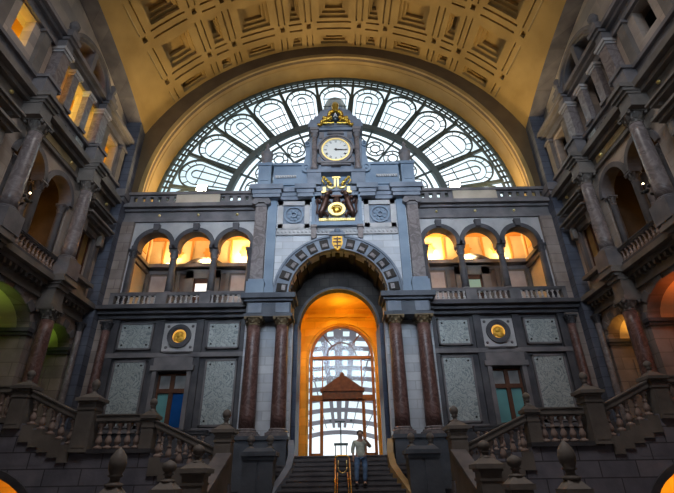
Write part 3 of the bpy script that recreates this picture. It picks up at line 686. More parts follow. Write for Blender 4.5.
# attic tier
at_ = M().box(-4.2, 4.2, 19.7, 20.5, 13.7, 14.0).box(-3.4, 3.4, 19.75, 20.5, 14.0, 15.35).box(-3.5, 3.5, 19.65, 20.5, 15.35, 15.5).box(-4.25, 4.25, 19.6, 20.5, 14.0, 14.12)
part('attic', at_, bluesmooth, portal)
dn = M()
for s in (-1, 1):
    dn.box(*sorted((s*2.15, s*3.3)), 19.68, 19.76, 14.55, 14.7)
    for i in range(9): dn.ball((s*(2.2+i*.13), 19.68, 14.62), .055, 6)
part('bead_band', dn, whiteplain, portal)
for s in (-1, 1):
    q = thing('urn_finial', 'tall stone urn finial on the %s shoulder of the portal' % SIDE[s], 'finial', (s*3.85, 19.95, 14.1)); q.scale = (.82, .82, 1)
    part('pedestal', M().box(-.42, .42, -.42, .42, 0, 1.2).box(-.5, .5, -.5, .5, 1.2, 1.38).box(-.26, .26, -.46, -.4, .2, 1.0), bluesmooth, q)
    part('urn', M().lathe([(.28, 1.38), (.32, 1.45), (.2, 1.55), (.34, 1.75), (.4, 2.0), (.3, 2.1), (.42, 2.18), (.42, 2.28), (.22, 2.4), (.16, 2.6), (.1, 2.72), (.14, 2.85), (.02, 3.05)], 14), grey, q, smooth=True)
# clock storey
ck = thing('clock', 'large round clock with white dial on the blue stone tower over the portal', 'clock', (0, 19.3, 16.05))
ck.scale = (.84, 1, .84)
part('dial', M().disc(0, 0, .84, -.04, 0, 40), dial, ck); part('bezel', M().ring(0, 0, .84, .93, -.1, .02, 0, 2*PI, 40), goldp, ck); part('outer_ring', M().ring(0, 0, .93, 1.1, -.06, .06, 0, 2*PI, 40), grey, ck)
nm = M()
ROM = {1: 'I', 2: 'II', 3: 'III', 4: 'IIII', 5: 'V', 6: 'VI', 7: 'VII', 8: 'VIII', 9: 'IX', 10: 'X', 11: 'XI', 12: 'XII'}
for h, st in ROM.items():
    a = rad(90-30*h); ca, sa = math.cos(a), math.sin(a)
    def lp(u, r): return (r*ca+u*sa, -.05, r*sa-u*ca)
    wd = {'I': .035, 'V': .075, 'X': .075}; tot = sum(wd[c] for c in st); u = -tot/2
    for c in st:
        w_ = wd[c]; c0 = u+w_/2
        if c == 'I': nm.bar(lp(c0, .60), lp(c0, .75), .016, .01, (0, 1, 0))
        if c == 'V': nm.bar(lp(c0-.03, .75), lp(c0, .60), .018, .01, (0, 1, 0)); nm.bar(lp(c0+.03, .75), lp(c0, .60), .012, .01, (0, 1, 0))
        if c == 'X': nm.bar(lp(c0-.03, .75), lp(c0+.03, .60), .018, .01, (0, 1, 0)); nm.bar(lp(c0+.03, .75), lp(c0-.03, .60), .012, .01, (0, 1, 0))
        u += w_
part('numeral', nm, black, ck)
part('minute_ring', M().ring(0, 0, .785, .795, -.045, -.03, 0, 2*PI, 40), black, ck)
part('hand', M().bar((-.12, -.08, .0), (.66, -.08, -.04), .045, .015, (0, 1, 0)), black, ck, label='minute hand'); part('hand', M().bar((-.08, -.07, 0), (.42, -.07, -.02), .075, .015, (0, 1, 0)), black, ck, label='hour hand')
part('hub', M().disc(0, 0, .07, -.1, -.04, 12), black, ck)
tb = M().box(-1.95, 1.95, 19.6, 20.8, 15.2, 18.35).box(-2.1, -1.1, 19.35, 20.8, 14.35, 15.15).box(1.1, 2.1, 19.35, 20.8, 14.35, 15.15).box(-2.15, 2.15, 19.3, 20.8, 15.1, 15.28).box(-1.25, 1.25, 19.35, 19.7, 15.28, 17.9)
tb.box(-2.1, 2.1, 19.25, 20.8, 18.2, 18.5).box(-1.95, 1.95, 19.3, 20.8, 18.0, 18.2)
tb.sc(.73)
tower = single('clock_tower', tb, blue, 'blue stone clock storey rising over the portal in front of the fan window', 'tower', (0, 0, -.5))
part('hood_mould', M().ring(0, 16.55, 1.1, 1.22, 19.18, 19.4, 0, PI, 30).box(-1.15, 1.15, 19.15, 19.4, 15.42, 15.55).box(-.95, .95, 19.2, 19.4, 15.3, 15.42).box(-.3, .3, 19.1, 19.4, 15.2, 15.35).box(-1.15, -.95, 19.2, 19.4, 15.55, 15.95).box(.95, 1.15, 19.2, 19.4, 15.55, 15.95).sc(.84, .84, 0, 16.55), grey, tower)
part('spandrel_block', M().box(-1.2, -.85, 19.3, 19.4, 17.4, 17.85).box(.85, 1.2, 19.3, 19.4, 17.4, 17.85).box(-.6, .6, 19.24, 19.4, 17.68, 17.84).sc(.76), grey, tower)
gb = [(-2.1, 18.5), (-1.95, 18.9), (-1.7, 18.95), (-1.6, 19.15), (-1.4, 19.2), (-1.15, 19.6), (-.55, 19.75), (-.5, 19.9), (.5, 19.9), (.55, 19.75), (1.15, 19.6), (1.4, 19.2), (1.6, 19.15), (1.7, 18.95), (1.95, 18.9), (2.1, 18.5)]
part('gable', M().prism(gb, 19.45, 20.6).sc(.74), blue, tower)
for s in (-1, 1):
    q = thing('tower_column', 'small grey marble column %s of the clock dial' % SIDE[s], 'column', (s*1.17, 19.36, 14.78))
    part('shaft', M().lathe([(.2, 0), (.2, .12), (.15, .18), (.14, 2.2)], 14), greym, q, smooth=True); part('capital', M().box(-.2, .2, -.2, .2, 2.45, 2.62).lathe([(.14, 2.2), (.2, 2.45)], 12), grey, q)
    part('entablature', M().box(-.24, .24, -.24, .2, 2.62, 2.8), grey, q)
    vo = M()
    for j, (cx_, cz_, R) in enumerate(((2.15, 15.65, .32), (2.08, 17.3, .2))): vo.ring(s*cx_, cz_, R*.55, R, 19.6, 19.95, 0, 2*PI, 16).ring(s*cx_, cz_, 0.01, R*.3, 19.6, 19.95, 0, 2*PI, 10)
    vo.prism([(s*1.9, 15.3), (s*2.42, 15.4), (s*2.3, 16.1), (s*2.2, 16.6), (s*2.22, 17.1), (s*1.9, 17.5)], 19.68, 19.9)
    vo.sc(.76)
    single('scroll_buttress', vo, bluesmooth, 'carved scroll flanking the clock storey on the %s' % SIDE[s], 'scroll', (0, 0, -.5))
# gilt ornament over the clock
g = thing('gilt_ornament', 'gilded ornament with a dark globe and letter A over the clock', 'ornament', (0, 19.15, 17.85)); g.scale = (.7, .9, .92)
part('globe', M().ball((0, 0, .45), .34, 14, 1, .6, 1), plain('dark_globe', (.02, .035, .05), .25), g, smooth=True)
part('letter', M().bar((-.13, -.22, .30), (0, -.24, .62), .045, .02, (0, 1, 0)).bar((.13, -.22, .30), (0, -.24, .62), .045, .02, (0, 1, 0)).bar((-.08, -.23, .42), (.08, -.23, .42), .035, .02, (0, 1, 0)), dial, g)
sw = M()
for e in (-1, 1):
    for i in range(16):
        t_ = i/15; a = t_*5.0
        sw.ball((e*(.32+1.0*t_+.08*math.sin(a*3)), -.02, .78-.88*t_+.14*math.cos(a*2.2)), .145-.06*t_, 6)
        if i % 3 == 0: sw.ball((e*(.35+.75*t_), -.1, .38-.35*t_), .13, 6)
    sw.tube([(e*(.1+.06*j), -.08, -.05+.02*math.sin(j)) for j in range(16)], .055)
    sw.tube([(e*(.36+.22*math.sin(t*.5)), -.1, .1+.09*t) for t in range(8)], .05)
part('scrollwork', sw, gold, g, smooth=True)
part('crown', M().lathe([(.2, .82), (.24, .95), (.2, 1.0), (.26, 1.2), (.3, 1.35), (.22, 1.4)], 12), gold, g)
part('coronet', M().lathe([(.24, 1.4), (.26, 1.52), (.2, 1.55)], 12), goldp, g)
# coat of arms
g = thing('coat_of_arms', 'gilded and bronze coat of arms with two lion supporters on a dark blue slab', 'coat of arms', (0, 19.45, 11.65)); g.scale = (.88, 1, .98)
part('slab', M().box(-1.32, 1.32, .05, .3, -.1, 1.95), blue, g)
part('slab_frame', M().box(-1.45, -1.28, -.08, .3, -.1, 2.1).box(1.28, 1.45, -.08, .3, -.1, 2.1).box(-1.5, 1.5, -.12, .3, -.32, -.1), bluesmooth, g)
part('ribbon', M().box(-1.02, 1.02, -.06, .06, .0, .13), goldp, g)
lt = M()
for i in range(17):
    x = -.92+i*.115; lt.box(x-.03, x-.015, -.075, -.055, .03, .1); lt.box(x-.015, x+.03, -.075, -.055, .085 if i % 2 else .03, .1 if i % 2 else .045)
part('lettering', lt, black, g)
part('shield', M().ring(0, .62, .34, .5, -.18, 0, 0, 2*PI, 26, .8).disc(0, .62, .36, -.06, .05, 24, .8), goldp, g)
part('charge', M().ball((0, -.12, .62), .2, 8, 1.2, .4, .8).ball((-.18, -.12, .75), .1, 8).tube([(.1, -.12, .55), (.25, -.14, .45), (.3, -.14, .7)], .04).tube([(-.1, -.12, .5), (-.2, -.12, .38)], .045), gold, g, smooth=True)
for e in (-1, 1):
    ln = M()
    ln.tube([(e*.95, -.05, .2), (e*.9, -.12, .5), (e*.72, -.15, .85), (e*.62, -.18, 1.15), (e*.6, -.18, 1.35)], [.12, .17, .2, .2, .13]); ln.ball((e*.55, -.2, 1.5), .17, 8)
    ln.tube([(e*.68, -.16, 1.1), (e*.45, -.22, 1.05), (e*.32, -.2, .95)], .06); ln.tube([(e*.8, -.14, .45), (e*.55, -.2, .3), (e*.5, -.2, .15)], .08)
    ln.tube([(e*.95, -.05, .3), (e*1.15, -.08, .5), (e*1.1, -.08, .9), (e*1.2, -.08, 1.2), (e*1.05, -.08, 1.35)], .055)
    for i in range(6): ln.ball((e*(.35+.13*i), -.05, 1.75-.11*i+.1*math.sin(i*2)), .12, 6)
    part('lion', ln, bronze, g, smooth=True)

part('helmet', M().lathe([(.1, .98), (.22, 1.05), (.24, 1.25), (.14, 1.42), (.05, 1.48)], 12).box(-.3, .3, -.08, .05, 1.45, 1.55), bronze, g)
cr_ = M()
for e in (-1, 1):
    cr_.box(e*.72-.16, e*.72+.16, -.2, -.05, 1.62, 1.72); cr_.box(e*.72-.08, e*.72+.08, -.2, -.05, 1.72, 1.98)
cr_.box(-.14, -.04, -.2, -.08, 2.0, 2.6).box(.04, .14, -.2, -.08, 2.0, 2.6).box(-.24, .24, -.2, -.08, 2.55, 2.65).tube([(-.09, -.14, 2.05), (-.25, -.14, 1.95), (-.45, -.14, 1.98), (-.55, -.14, 2.1)], .07).tube([(.09, -.14, 2.05), (.25, -.14, 1.95), (.45, -.14, 1.98), (.55, -.14, 2.1)], .07)
part('monogram', cr_, goldp, g)
for e in (-1, 1):
    lf = M()
    for i in range(7): lf.ball((e*(.35+.07*i), -.12, 2.2+.08*i+.05*(i % 2)), .1-.005*i, 6)
    lf.tube([(e*.7, -.12, 2.2), (e*.85, -.14, 2.45), (e*.72, -.14, 2.7)], .045)
    part('laurel', lf, gold, g, smooth=True)


# ------------------------------------------------------------------ vestibule and glazed door behind the portal
vm = M().box(-3.0, -2.8, 22.3, 26, .9, 9.4).box(2.8, 3.0, 22.3, 26, .9, 9.4).box(-3, 3, 22.3, 26, 9.3, 9.5)
arcade(vm, -3.0, 3.3, .9, 9.4, [(.16, 1.9, .9, 6.35, 1.9)], 26, 26.4, 22)
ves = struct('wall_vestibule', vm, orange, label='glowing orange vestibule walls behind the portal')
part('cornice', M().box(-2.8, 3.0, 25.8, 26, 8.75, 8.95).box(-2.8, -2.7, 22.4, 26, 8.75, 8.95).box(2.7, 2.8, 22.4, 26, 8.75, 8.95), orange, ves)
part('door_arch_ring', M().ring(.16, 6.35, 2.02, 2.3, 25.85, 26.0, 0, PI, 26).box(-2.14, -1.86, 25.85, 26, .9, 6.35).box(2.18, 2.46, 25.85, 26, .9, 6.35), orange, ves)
dr = thing('door_3', 'tall arched glazed door of orange wood at the top of the central stairs', 'door', (.16, 26, .92), kind='structure'); dr.scale = (.95, 1, 1)
Z0 = 5.43   # springing above the sill
fo = part('frame', M().ring(0, Z0, 1.78, 1.92, -.1, .12, 0, PI, 26).box(-1.92, -1.76, -.1, .12, 0, Z0).box(1.76, 1.92, -.1, .12, 0, Z0).box(-1.8, 1.8, -.1, .1, Z0-.08, Z0+.08).box(-1.8, 1.8, -.12, .1, 3.05, 3.35), woodo, dr)
part('mullion', M().box(-1.3, -1.12, -.12, .1, 0, 3.1).box(1.12, 1.3, -.12, .1, 0, 3.1).box(-1.2, -1.13, -.06, .06, 3.3, Z0).box(1.13, 1.2, -.06, .06, 3.3, Z0), woodo, dr)
fb = M().ring(0, Z0, .86, .92, -.05, .05, 0, PI, 20)
for a in (50, 130): fb.bar((.9*math.cos(rad(a)), 0, Z0+.9*math.sin(rad(a))), (1.8*math.cos(rad(a)), 0, Z0+1.8*math.sin(rad(a))), .07, .08, (0, 1, 0))
part('fanlight_bar', fb, wood, dr)
part('pane', M().box(-1.78, 1.78, .0, .015, .3, 3.1), glassd, fo); part('pane', M().box(-1.78, 1.78, .0, .015, 3.3, Z0), glassd, fo)
part('pane', M().prism([(1.78*math.cos(PI*i/24), Z0+1.78*math.sin(PI*i/24)) for i in range(25)], 0, .015), glassd, fo)
part('side_light_sill', M().box(-1.8, -1.15, -.1, .1, 0, .42).box(1.15, 1.8, -.1, .1, 0, .42), woodo, dr)
part('pediment', M().box(-1.15, 1.15, -.42, .1, 3.1, 3.5).box(-1.28, 1.28, -.5, .1, 3.5, 3.65).prism([(-1.2, 3.65), (1.2, 3.65), (.22, 4.3), (-.22, 4.3)], -.45, .1).ball((0, -.2, 4.42), .16, 8), wood, dr)
for i, p in enumerate(((-1.4, 23.3, 6.3), (1.4, 23.3, 6.3))):
    q = thing('wall_lamp', 'amber lamp high on the %s wall of the vestibule' % SIDE[(-1, 1)[i]], 'lamp', (p[0]*1.93, 23.4, 6.3))
    part('bracket', M().box(-.08, .08, -.06, .06, -.25, .0), brass, q); part('globe', M().ball((0, 0, .12), .13, 10), bulb, q, smooth=True)
    point('vestibule_light', (p[0]*1.55, 23.4, 6.6), (1, .58, .06), 100, .15)
point('vestibule_light', (0.1, 24.6, 8.6), (1, .60, .07), 45, .1)
struct('floor_platform', M().box(-9, 9, 19.6, 300, .6, .92), plain('platform_concrete', (.10, .09, .09), .7), label='platform floor beyond the stairs', cat='floor')
# train shed seen through the door: barrel ribs with open glazing
sh = thing('train_shed', 'steel and glass train shed roof seen through the arched door', 'roof', (0, 34, 3))
for i in range(12):      # ribs
    y = 17.6/(.345-.0225*i); y2 = 17.6/(.345-.0225*(i+.34))
    part('rib', M().ring(0, 0, 27, 27.35, y-34, y2-34, rad(8), rad(172), 30, .52), shedrib, sh)
rd = M()
for a0_, a1_ in ((88.7, 91.3), (85.0, 86.9), (93.1, 95.0), (80, 80.5), (99.5, 100), (70, 70.6), (109.4, 110)): rd.ring(0, 0, 26.7, 27.1, 0, 135, rad(a0_), rad(a1_), 1, .52)
part('ridge', rd, shedrib, sh)

# ------------------------------------------------------------------ side walls
XS = 11.6
def FY(Y): return Y+.3 if 11 < Y < 16.9 else Y      # bays framed by the giant columns
def sroot(s, Y, z=0, d=0): return (s*(XS-d), FY(Y), z), -s*PI/2      # root pose of a symmetrical thing on the side wall; local -y faces the hall
BAYS = [(18.0, 'far'), (10.7, 'near')]
sandstone = stone('warm_side_wall_stone', (.46, .38, .32), (.60, .51, .44), blocks=(1.4, .5), mortar=.75, rough=.7)
warmlining = stone('gallery_lining', (.07, .05, .035), (.11, .08, .055))
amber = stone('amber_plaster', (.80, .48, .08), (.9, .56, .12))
for s in (-1, 1):
    L = SIDE[s]; X = s*XS
    rot = -s*PI/2
    def U(Y): return -s*FY(Y)      # world Y -> local x
    def span(a, b): return sorted((U(a), U(b)))
    root = (X, 0, 0)
    wm = M()
    arcade(wm, *span(YB, 19.7), -1.7, 6.9, [(U(14.25), 1.72, -1.7, 5.2, 1.1), (U(18.05), 1.0, -1.7, 5.2, .78), (U(10.35), 1.0, -1.7, 5.2, .78), (U(6.3), 1.72, -1.7, 5.2, 1.1)], 0, .5, 16)
    wall = tag(put('wall_'+L, mesh('wall_'+L, wm, pink), None, root, rot), '%s wall of the hall' % L, 'wall', kind='structure')
    def wp(name, m, mat, lab=None): return part(name, m, mat, wall, label=lab)
    u2 = M(); arcade(u2, *span(YB, 19.7), 6.9, 10.6, [(U(14.2), 1.83, 7.4, 10.6, 0), (U(18.05), .6, 8.1, 10.4, 0), (U(10.75), .6, 8.1, 10.4, 0)], 0, .4); arcade(u2, *span(YB, 19.7), 10.6, 12.1, [(U(13.22), .85, 10.6, 10.72, .88), (U(15.18), .85, 10.6, 10.72, .88)], 0, .4)
    wp('upper_wall', u2, sandstone)
    u3 = M(); arcade(u3, *span(YB, 19.7), 12.1, 16.35, [(U(14.3), .55, 14.1, 16.1, 0), (U(13.15), .38, 14.1, 16.1, 0), (U(15.45), .38, 14.1, 16.1, 0), (U(18.05), .5, 14.1, 15.9, 0), (U(10.98), .4, 14.6, 16.05, 0)], 0, .4)
    wp('attic_wall', u3, sandstone)
    # tympanum up to the side arch, with a lunette
    ty = M(); N = 60
    for i in range(N):
        ya = YB+(19.7-YB)*i/N; yb = YB+(19.7-YB)*(i+1)/N
        za, zb = zrib(min(ya, 19.35))+.1, zrib(min(yb, 19.35))+.1
        def hole(y):
            q = 1.45**2-(y-14.6)**2
            return 16.9+(math.sqrt(q) if q > 0 else 0)*.8
        ha, hb = hole(ya), hole(yb)
        ty.prism([(U(ya), ha), (U(yb), hb), (U(yb), zb), (U(ya), za)], .3, .7)
    ty.box(*span(YB, 19.7), 0, .9, 16.35, 16.9)
    part('tympanum', ty, stone('tympanum_stone_'+L, (.46, .41, .36), (.60, .54, .48), blocks=(1.4, .6), mortar=.8), wall)
    # lower arch soffits, transom ledges, jamb linings
    rv = M(); lg_ = M(); bk = M()
    for yc, hw, rise in ((14.25, 1.72, 1.1), (18.05, 1.0, .78), (10.35, 1.0, .78), (6.3, 1.72, 1.1)):
        n = 14; P = [(U(yc)-hw*math.cos(PI*i/n), 5.2+rise*math.sin(PI*i/n)) for i in range(n+1)]
        for a, c in zip(P, P[1:]): rv.prism([a, c, (c[0], c[1]+.15), (a[0], a[1]+.15)], .5, 2.4)
        for e in (-1, 1):
            a, c = sorted((U(yc)+e*hw, U(yc)+e*(hw+.2))); bk.box(a, c, .5, 2.4, -1.7, 5.0); bk.box(*sorted((U(yc)+e*hw, U(yc)+e*(hw-.06))), .75, 2.2, 1.2, 4.4)
            a, c = sorted((U(yc)+e*(hw-.1), U(yc)+e*(hw+.2))); lg_.box(a, c, -.06, 2.4, 5.0, 5.12); lg_.box(*sorted((U(yc)+e*(hw-.16), U(yc)+e*(hw+.2))), -.1, 2.4, 5.12, 5.26)
        bk.box(U(yc)-hw, U(yc)+hw, 2.4, 2.6, -1.7, 7)
    wp('arch_soffit', rv, cream); wp('jamb', bk, pink); wp('impost', lg_, dark)
    vr = M()
    for yc, hw, rise in ((14.25, 1.72, 1.1), (10.35, 1.0, .78), (18.05, 1.0, .78)):
        n = 11
        for i in range(n):
            a0, a1 = PI*i/n+.01, PI*(i+1)/n-.01
            q = lambda y, o: [(U(yc)-(hw+o)*math.cos(a0), y, 5.2+(rise+o)*math.sin(a0)), (U(yc)-(hw+o)*math.cos(a1), y, 5.2+(rise+o)*math.sin(a1))]
            a_, b_ = q(-.06, 0), q(-.06, .32); c_, d_ = q(.02, 0), q(.02, .32)
            if i % 2 == 0: vr.hexa([a_[0], a_[1], b_[1], b_[0]], [c_[0], c_[1], d_[1], d_[0]])
    wp('voussoir', vr, grey)
    col_l = (.55, .95, .12) if s < 0 else (1, .17, .01)
    for yc, pw_ in ((14.25, 75 if s < 0 else 190), (18.05, 30 if s < 0 else 120), (10.35, 25)):
        area('arch_glow', (s*12.7, yc, 5.3), (s*12.6, yc, 7), 1.2, .8, col_l if yc != 18.05 else ((.5, 1.0, .08) if s < 0 else (1, .45, .05)), pw_*(.07 if s < 0 else .11), 150)
        q = thing('arch_lamp', '%s lamp inside the %s lower arch of the %s wall' % ('greenish' if s < 0 else 'orange', {14.25: 'wide', 18.05: 'narrow far', 10.35: 'narrow near'}[yc], L), 'lamp', (s*13.55, yc, 5.0))
        part('bowl', M().lathe([(.02, -.12), (.12, -.05), (.14, .05), (.02, .1)], 10), bulb if s > 0 else plain('green_lamp_%g' % yc, (.6, .9, .3), .5, emit=(.5, 1, .2), es=3), q); part('stem', M().lathe([(.02, -.5), (.02, -.12)], 6), brass, q)
    # lower entablature / balcony
    en = M()
    for z0, z1, p in ((6.45, 6.62, .12), (6.62, 6.95, .06), (6.95, 7.1, .3), (7.1, 7.3, .55), (7.3, 7.4, .42)): en.box(*span(YB, 19.45), -p, 0, z0, z1)
    for yc in (12.2, 16.2, 8.5):
        for z0, z1, p in ((6.02, 6.2, .7), (6.2, 6.85, .62), (6.85, 7.0, .72), (7.0, 7.12, .82), (7.12, 7.28, .95), (7.28, 7.4, .88)): en.box(U(yc)-p*.52, U(yc)+p*.52, -p, 0, z0, z1)
    for i in range(36):
        y = 8.9+i*.3
        if abs(y-12.2) > .6 and abs(y-16.2) > .6 and y < 19.2: en.box(U(y)-.06, U(y)+.06, -.26, 0, 6.78, 6.95)
    tag(put('trim_%d' % (11 if s < 0 else 12), mesh('e', en, brownst), None, root, rot), 'lower cornice with dentils along the %s wall' % L, 'entablature', kind='structure')
    # upper entablature
    en = M()
    for z0, z1, p in ((12.05, 12.2, .14), (12.2, 12.62, .08), (12.62, 12.8, .3), (12.8, 13.05, .55)): en.box(*span(YB, 19.45), -p, 0, z0, z1)
    for yc in (12.2, 16.2, 8.5):
        for z0, z1, p in ((12.0, 12.15, .85), (12.15, 12.58, .78), (12.58, 12.7, .86), (12.7, 12.85, .96), (12.85, 13.0, 1.06), (13.0, 13.08, 1.0)): en.box(U(yc)-p*.42, U(yc)+p*.42, -p, 0, z0, z1)
    e_ = tag(put('trim_%d' % (13 if s < 0 else 14), mesh('e', en, brownst), None, root, rot), 'upper cornice above the columns of the %s wall' % L, 'entablature', kind='structure')
    bo = M()
    for y in (10.4, 11.2, 13.2, 15.2, 17.3, 18.8): bo.ball((U(y), -.12, 12.42), .08, 6)
    part('gilt_boss', bo, goldp, e_)
    part('frieze_panel', M().box(*span(12.9, 15.6), -.12, -.06, 12.26, 12.56), stone('gilt_frieze_'+L, (.35, .27, .15), (.5, .4, .22)), e_)
    # attic parapet with round holes
    pr = M().box(*span(YB, 19.45), -.16, .0, 13.05, 13.25).box(*span(YB, 19.45), -.24, 0, 13.82, 13.98)
    pr.box(*span(YB, 12.8), -.1, 0, 13.2, 13.85).box(*span(15.7, 19.45), -.1, 0, 13.2, 13.85)
    for yc in (12.2, 16.2, 8.5): pr.box(U(yc)-.36, U(yc)+.36, -.62, 0, 13.05, 13.85).box(U(yc)-.42, U(yc)+.42, -.7, 0, 13.85, 14.0)
    pr.box(*span(12.6, 15.9), -.1, 0, 13.2, 13.85)
    q = tag(put('parapet', mesh('p', pr, grey), None, root, rot), 'attic parapet with round holes on the %s wall' % L, 'parapet')
    ho = M()
    for i in range(9):
        if i % 4 != 3: ho.disc(U(12.95+i*.31), 13.52, .1, -.12, -.095, 12)
    part('hole', ho, black, q)
    part('panel', M().box(*span(15.0, 15.55), -.13, -.09, 13.3, 13.76), greenm, q)
    # attic pilasters, cornice, lunette arch
    for yc, txt in ((12.55, 'first'), (13.68, 'second'), (14.92, 'third'), (16.05, 'fourth')):
        q = thing('attic_pilaster', '%s attic pilaster from the viewer on the %s wall' % (txt, L), 'pilaster', sroot(s, yc, 13.98)[0], rot)
        w_ = .2 if txt in ('second', 'third') else .26; dd = .28 if w_ < .25 else .45
        part('shaft', M().box(-w_, w_, -dd, 0, .15, 1.85), greym, q); part('base', M().box(-w_-.06, w_+.06, -dd-.06, 0, 0, .15), grey, q)
        part('capital', M().box(-w_-.04, w_+.04, -dd-.04, 0, 1.85, 1.95).box(-w_-.1, w_+.1, -dd-.1, 0, 1.95, 2.1), whiteplain, q)
    for yc, txt in ((17.15, 'near'), (18.95, 'far'), (11.65, 'near side'), (9.9, 'rear')):
        q = thing('attic_pilaster', 'plain attic pilaster on the %s wall, %s' % (L, {'near': 'near side of the corner window', 'far': 'far side of the corner window', 'near side': 'far side of the near window', 'rear': 'near side of the near window'}[txt]), 'pilaster', sroot(s, yc, 13.98)[0], rot)
        part('shaft', M().box(-.2, .2, -.2, 0, 0, 1.95), brownst, q); part('capital', M().box(-.27, .27, -.27, 0, 1.95, 2.1), grey, q)
    en = M()
    for z0, z1, p in ((16.08, 16.25, .14), (16.25, 16.55, .08), (16.55, 16.7, .26), (16.7, 16.9, .45)): en.box(*span(YB, 19.45), -p, 0, z0, z1)
    for yc in (12.5, 16.1):
        for z0, z1, p in ((16.08, 16.25, .52), (16.25, 16.55, .46), (16.55, 16.7, .56), (16.7, 16.9, .66)): en.box(U(yc)-p*.5, U(yc)+p*.5, -p, 0, z0, z1)
    e_ = tag(put('trim_%d' % (15 if s < 0 else 16), mesh('e', en, grey), None, root, rot), 'attic cornice of the %s wall' % L, 'entablature', kind='structure')
    ln_ = M().ring(U(14.3), 16.9, 1.45, 1.62, -.3, .6, 0, PI, 24, .8).ring(U(14.3), 16.9, 1.62, 1.8, -.42, .6, 0, PI, 24, .8).box(U(14.3)-.12, U(14.3)+.12, -.35, .4, 16.9, 18.2)
    part('lunette_arch', ln_, grey, e_)
    for yc, txt in ((12.5, 'nearer the viewer'), (16.1, 'nearer the end wall')):
        q = single('attic_finial', M().box(-.22, .22, -.22, .22, 0, .3).lathe([(.14, .3), (.2, .38), (.1, .46), (.2, .62), (.22, .78), (.14, .95), (.03, 1.08)], 10), grey, 'stone finial on the attic cornice of the %s wall, %s' % (L, txt), 'finial', sroot(s, yc, 16.92, .35)[0], rot)
    # rooms behind attic and gallery openings
    rm = M().box(*span(9.2, 19.4), 2.2, 2.4, 12.9, 18.6).box(*span(9.2, 19.4), .4, 2.4, 13.3, 13.5).box(*span(9.2, 19.4), .9, 2.4, 18.4, 18.6)
    for y in (9.3, 11.95, 16.9, 19.3): rm.box(*span(y-.05, y+.05), .4, 2.3, 13.4, 18.5)
    wp('attic_room', rm, amber if s < 0 else dark)  # same rooms: amber colour for lights on, dark colour for lights off
    for y, pw_ in ((14.3, 130 if s < 0 else 4), (18.1, 30 if s < 0 else 2), (10.9, 60 if s < 0 else 2)):
        if s < 0: point('attic_light', (s*12.9, y, 15.2), (1, .74, .13), pw_, .2)
    rm = M().box(*span(9.2, 19.4), 2.6, 2.8, 7.3, 12.5).box(*span(9.2, 19.4), .4, 2.8, 7.2, 7.4).box(*span(9.2, 19.4), .4, 2.8, 12.1, 12.3)
    for y in (9.3, 12.0, 16.4, 19.3): rm.box(*span(y-.06, y+.06), .4, 2.7, 7.3, 12.2)
    wp('gallery_room', rm, warmlining)
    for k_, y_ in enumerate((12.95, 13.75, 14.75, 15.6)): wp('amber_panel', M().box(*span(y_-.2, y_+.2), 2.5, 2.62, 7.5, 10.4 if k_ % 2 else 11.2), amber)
    for e_ in (-1, 1):
        column('slim dark column at the %s end of the twin arches on the %s wall' % ('near' if e_ < 0 else 'far', L), (s*(XS+.14), FY(14.2)+e_*1.66, 7.4), .15, 3.25, dark, caph=.45, plinth=.3)
    for y, pw_ in ((14.6, 30 if s < 0 else 12), (13.0, 22 if s < 0 else 8)):
        point('side_gallery_light', (s*13.3, y, 9.4), (1, .5, .10), pw_, .2)
    # windows in the window bays
    for yc, txt in BAYS:
        q = thing('window_%d' % ({('far', -1): 4, ('near', -1): 5, ('far', 1): 6, ('near', 1): 7}[(txt, s)]), 'hooded window in the %s bay of the %s wall' % (txt, L), 'window', sroot(s, yc+.05, 8.1)[0], rot, kind='structure')
        part('surround', M().box(-.8, -.58, -.16, 0, 0, 2.45).box(.58, .8, -.16, 0, 0, 2.45).box(-.8, .8, -.16, 0, 2.25, 2.5), grey, q)
        part('hood', M().box(-1.0, 1.0, -.55, 0, 2.62, 2.76).box(-.9, .9, -.35, 0, 2.5, 2.62).box(-1.1, 1.1, -.7, 0, 2.76, 2.86).box(-1.0, 1.0, -.6, 0, 3.3, 3.42).box(-1.08, 1.08, -.7, 0, 3.42, 3.5).box(-.7, .7, -.25, 0, 2.92, 3.25).ring(0, 2.6, .95, 1.12, -.5, 0, rad(40), rad(140), 12).box(-.9, -.68, -.4, 0, 1.95, 2.5).box(.68, .9, -.4, 0, 1.95, 2.5), brownst, q)
        part('sill', M().box(-.95, .95, -.42, 0, -.12, .04).box(-.8, .8, -.2, 0, -.6, -.12), brownst, q)
        fo = part('frame', M().box(-.58, -.5, .1, .2, 0, 2.3).box(.5, .58, .1, .2, 0, 2.3).box(-.04, .04, .1, .2, 0, 2.3), wood, q)
        part('pane', M().box(-.5, .5, .15, .17, 0, 2.3), warmglass, fo)
    # gallery balustrade between the columns, on the balcony ledge
    balustrade('stone balustrade of the twin arched side gallery on the %s' % L, (s*(XS-.3), 13.05, 7.5), (s*(XS-.3), 16.05, 7.5), .6, 13, dark, beige, w=.22, r=.08, rail=.1, plinth=.1)
    ri = M()
    for yc in (13.22, 15.18): ri.ring(U(yc), 10.72, .81, 1.02, -.1, .45, 0, PI, 18, 1.03)
    wp('gallery_arch_ring', ri, grey)
    for yc, r_, txt in ((14.2, .17, 'middle'),):
        for dd, nm in ((0.0, 'front'), (-.55, 'rear')):
            column('%s slim column in the middle of the twin arches on the %s wall' % (nm, L), (s*(XS-dd+.12), FY(yc)+(.0 if nm == 'front' else .16), 7.4), r_, 3.3, greym if nm == 'rear' else dark, caph=.5, plinth=.3)
    t = thing('wall_bracket_lamp', 'dark bracket lamp between the gallery columns of the %s wall' % L, 'lamp', (s*11.0, 13.3, 9.0), rot)
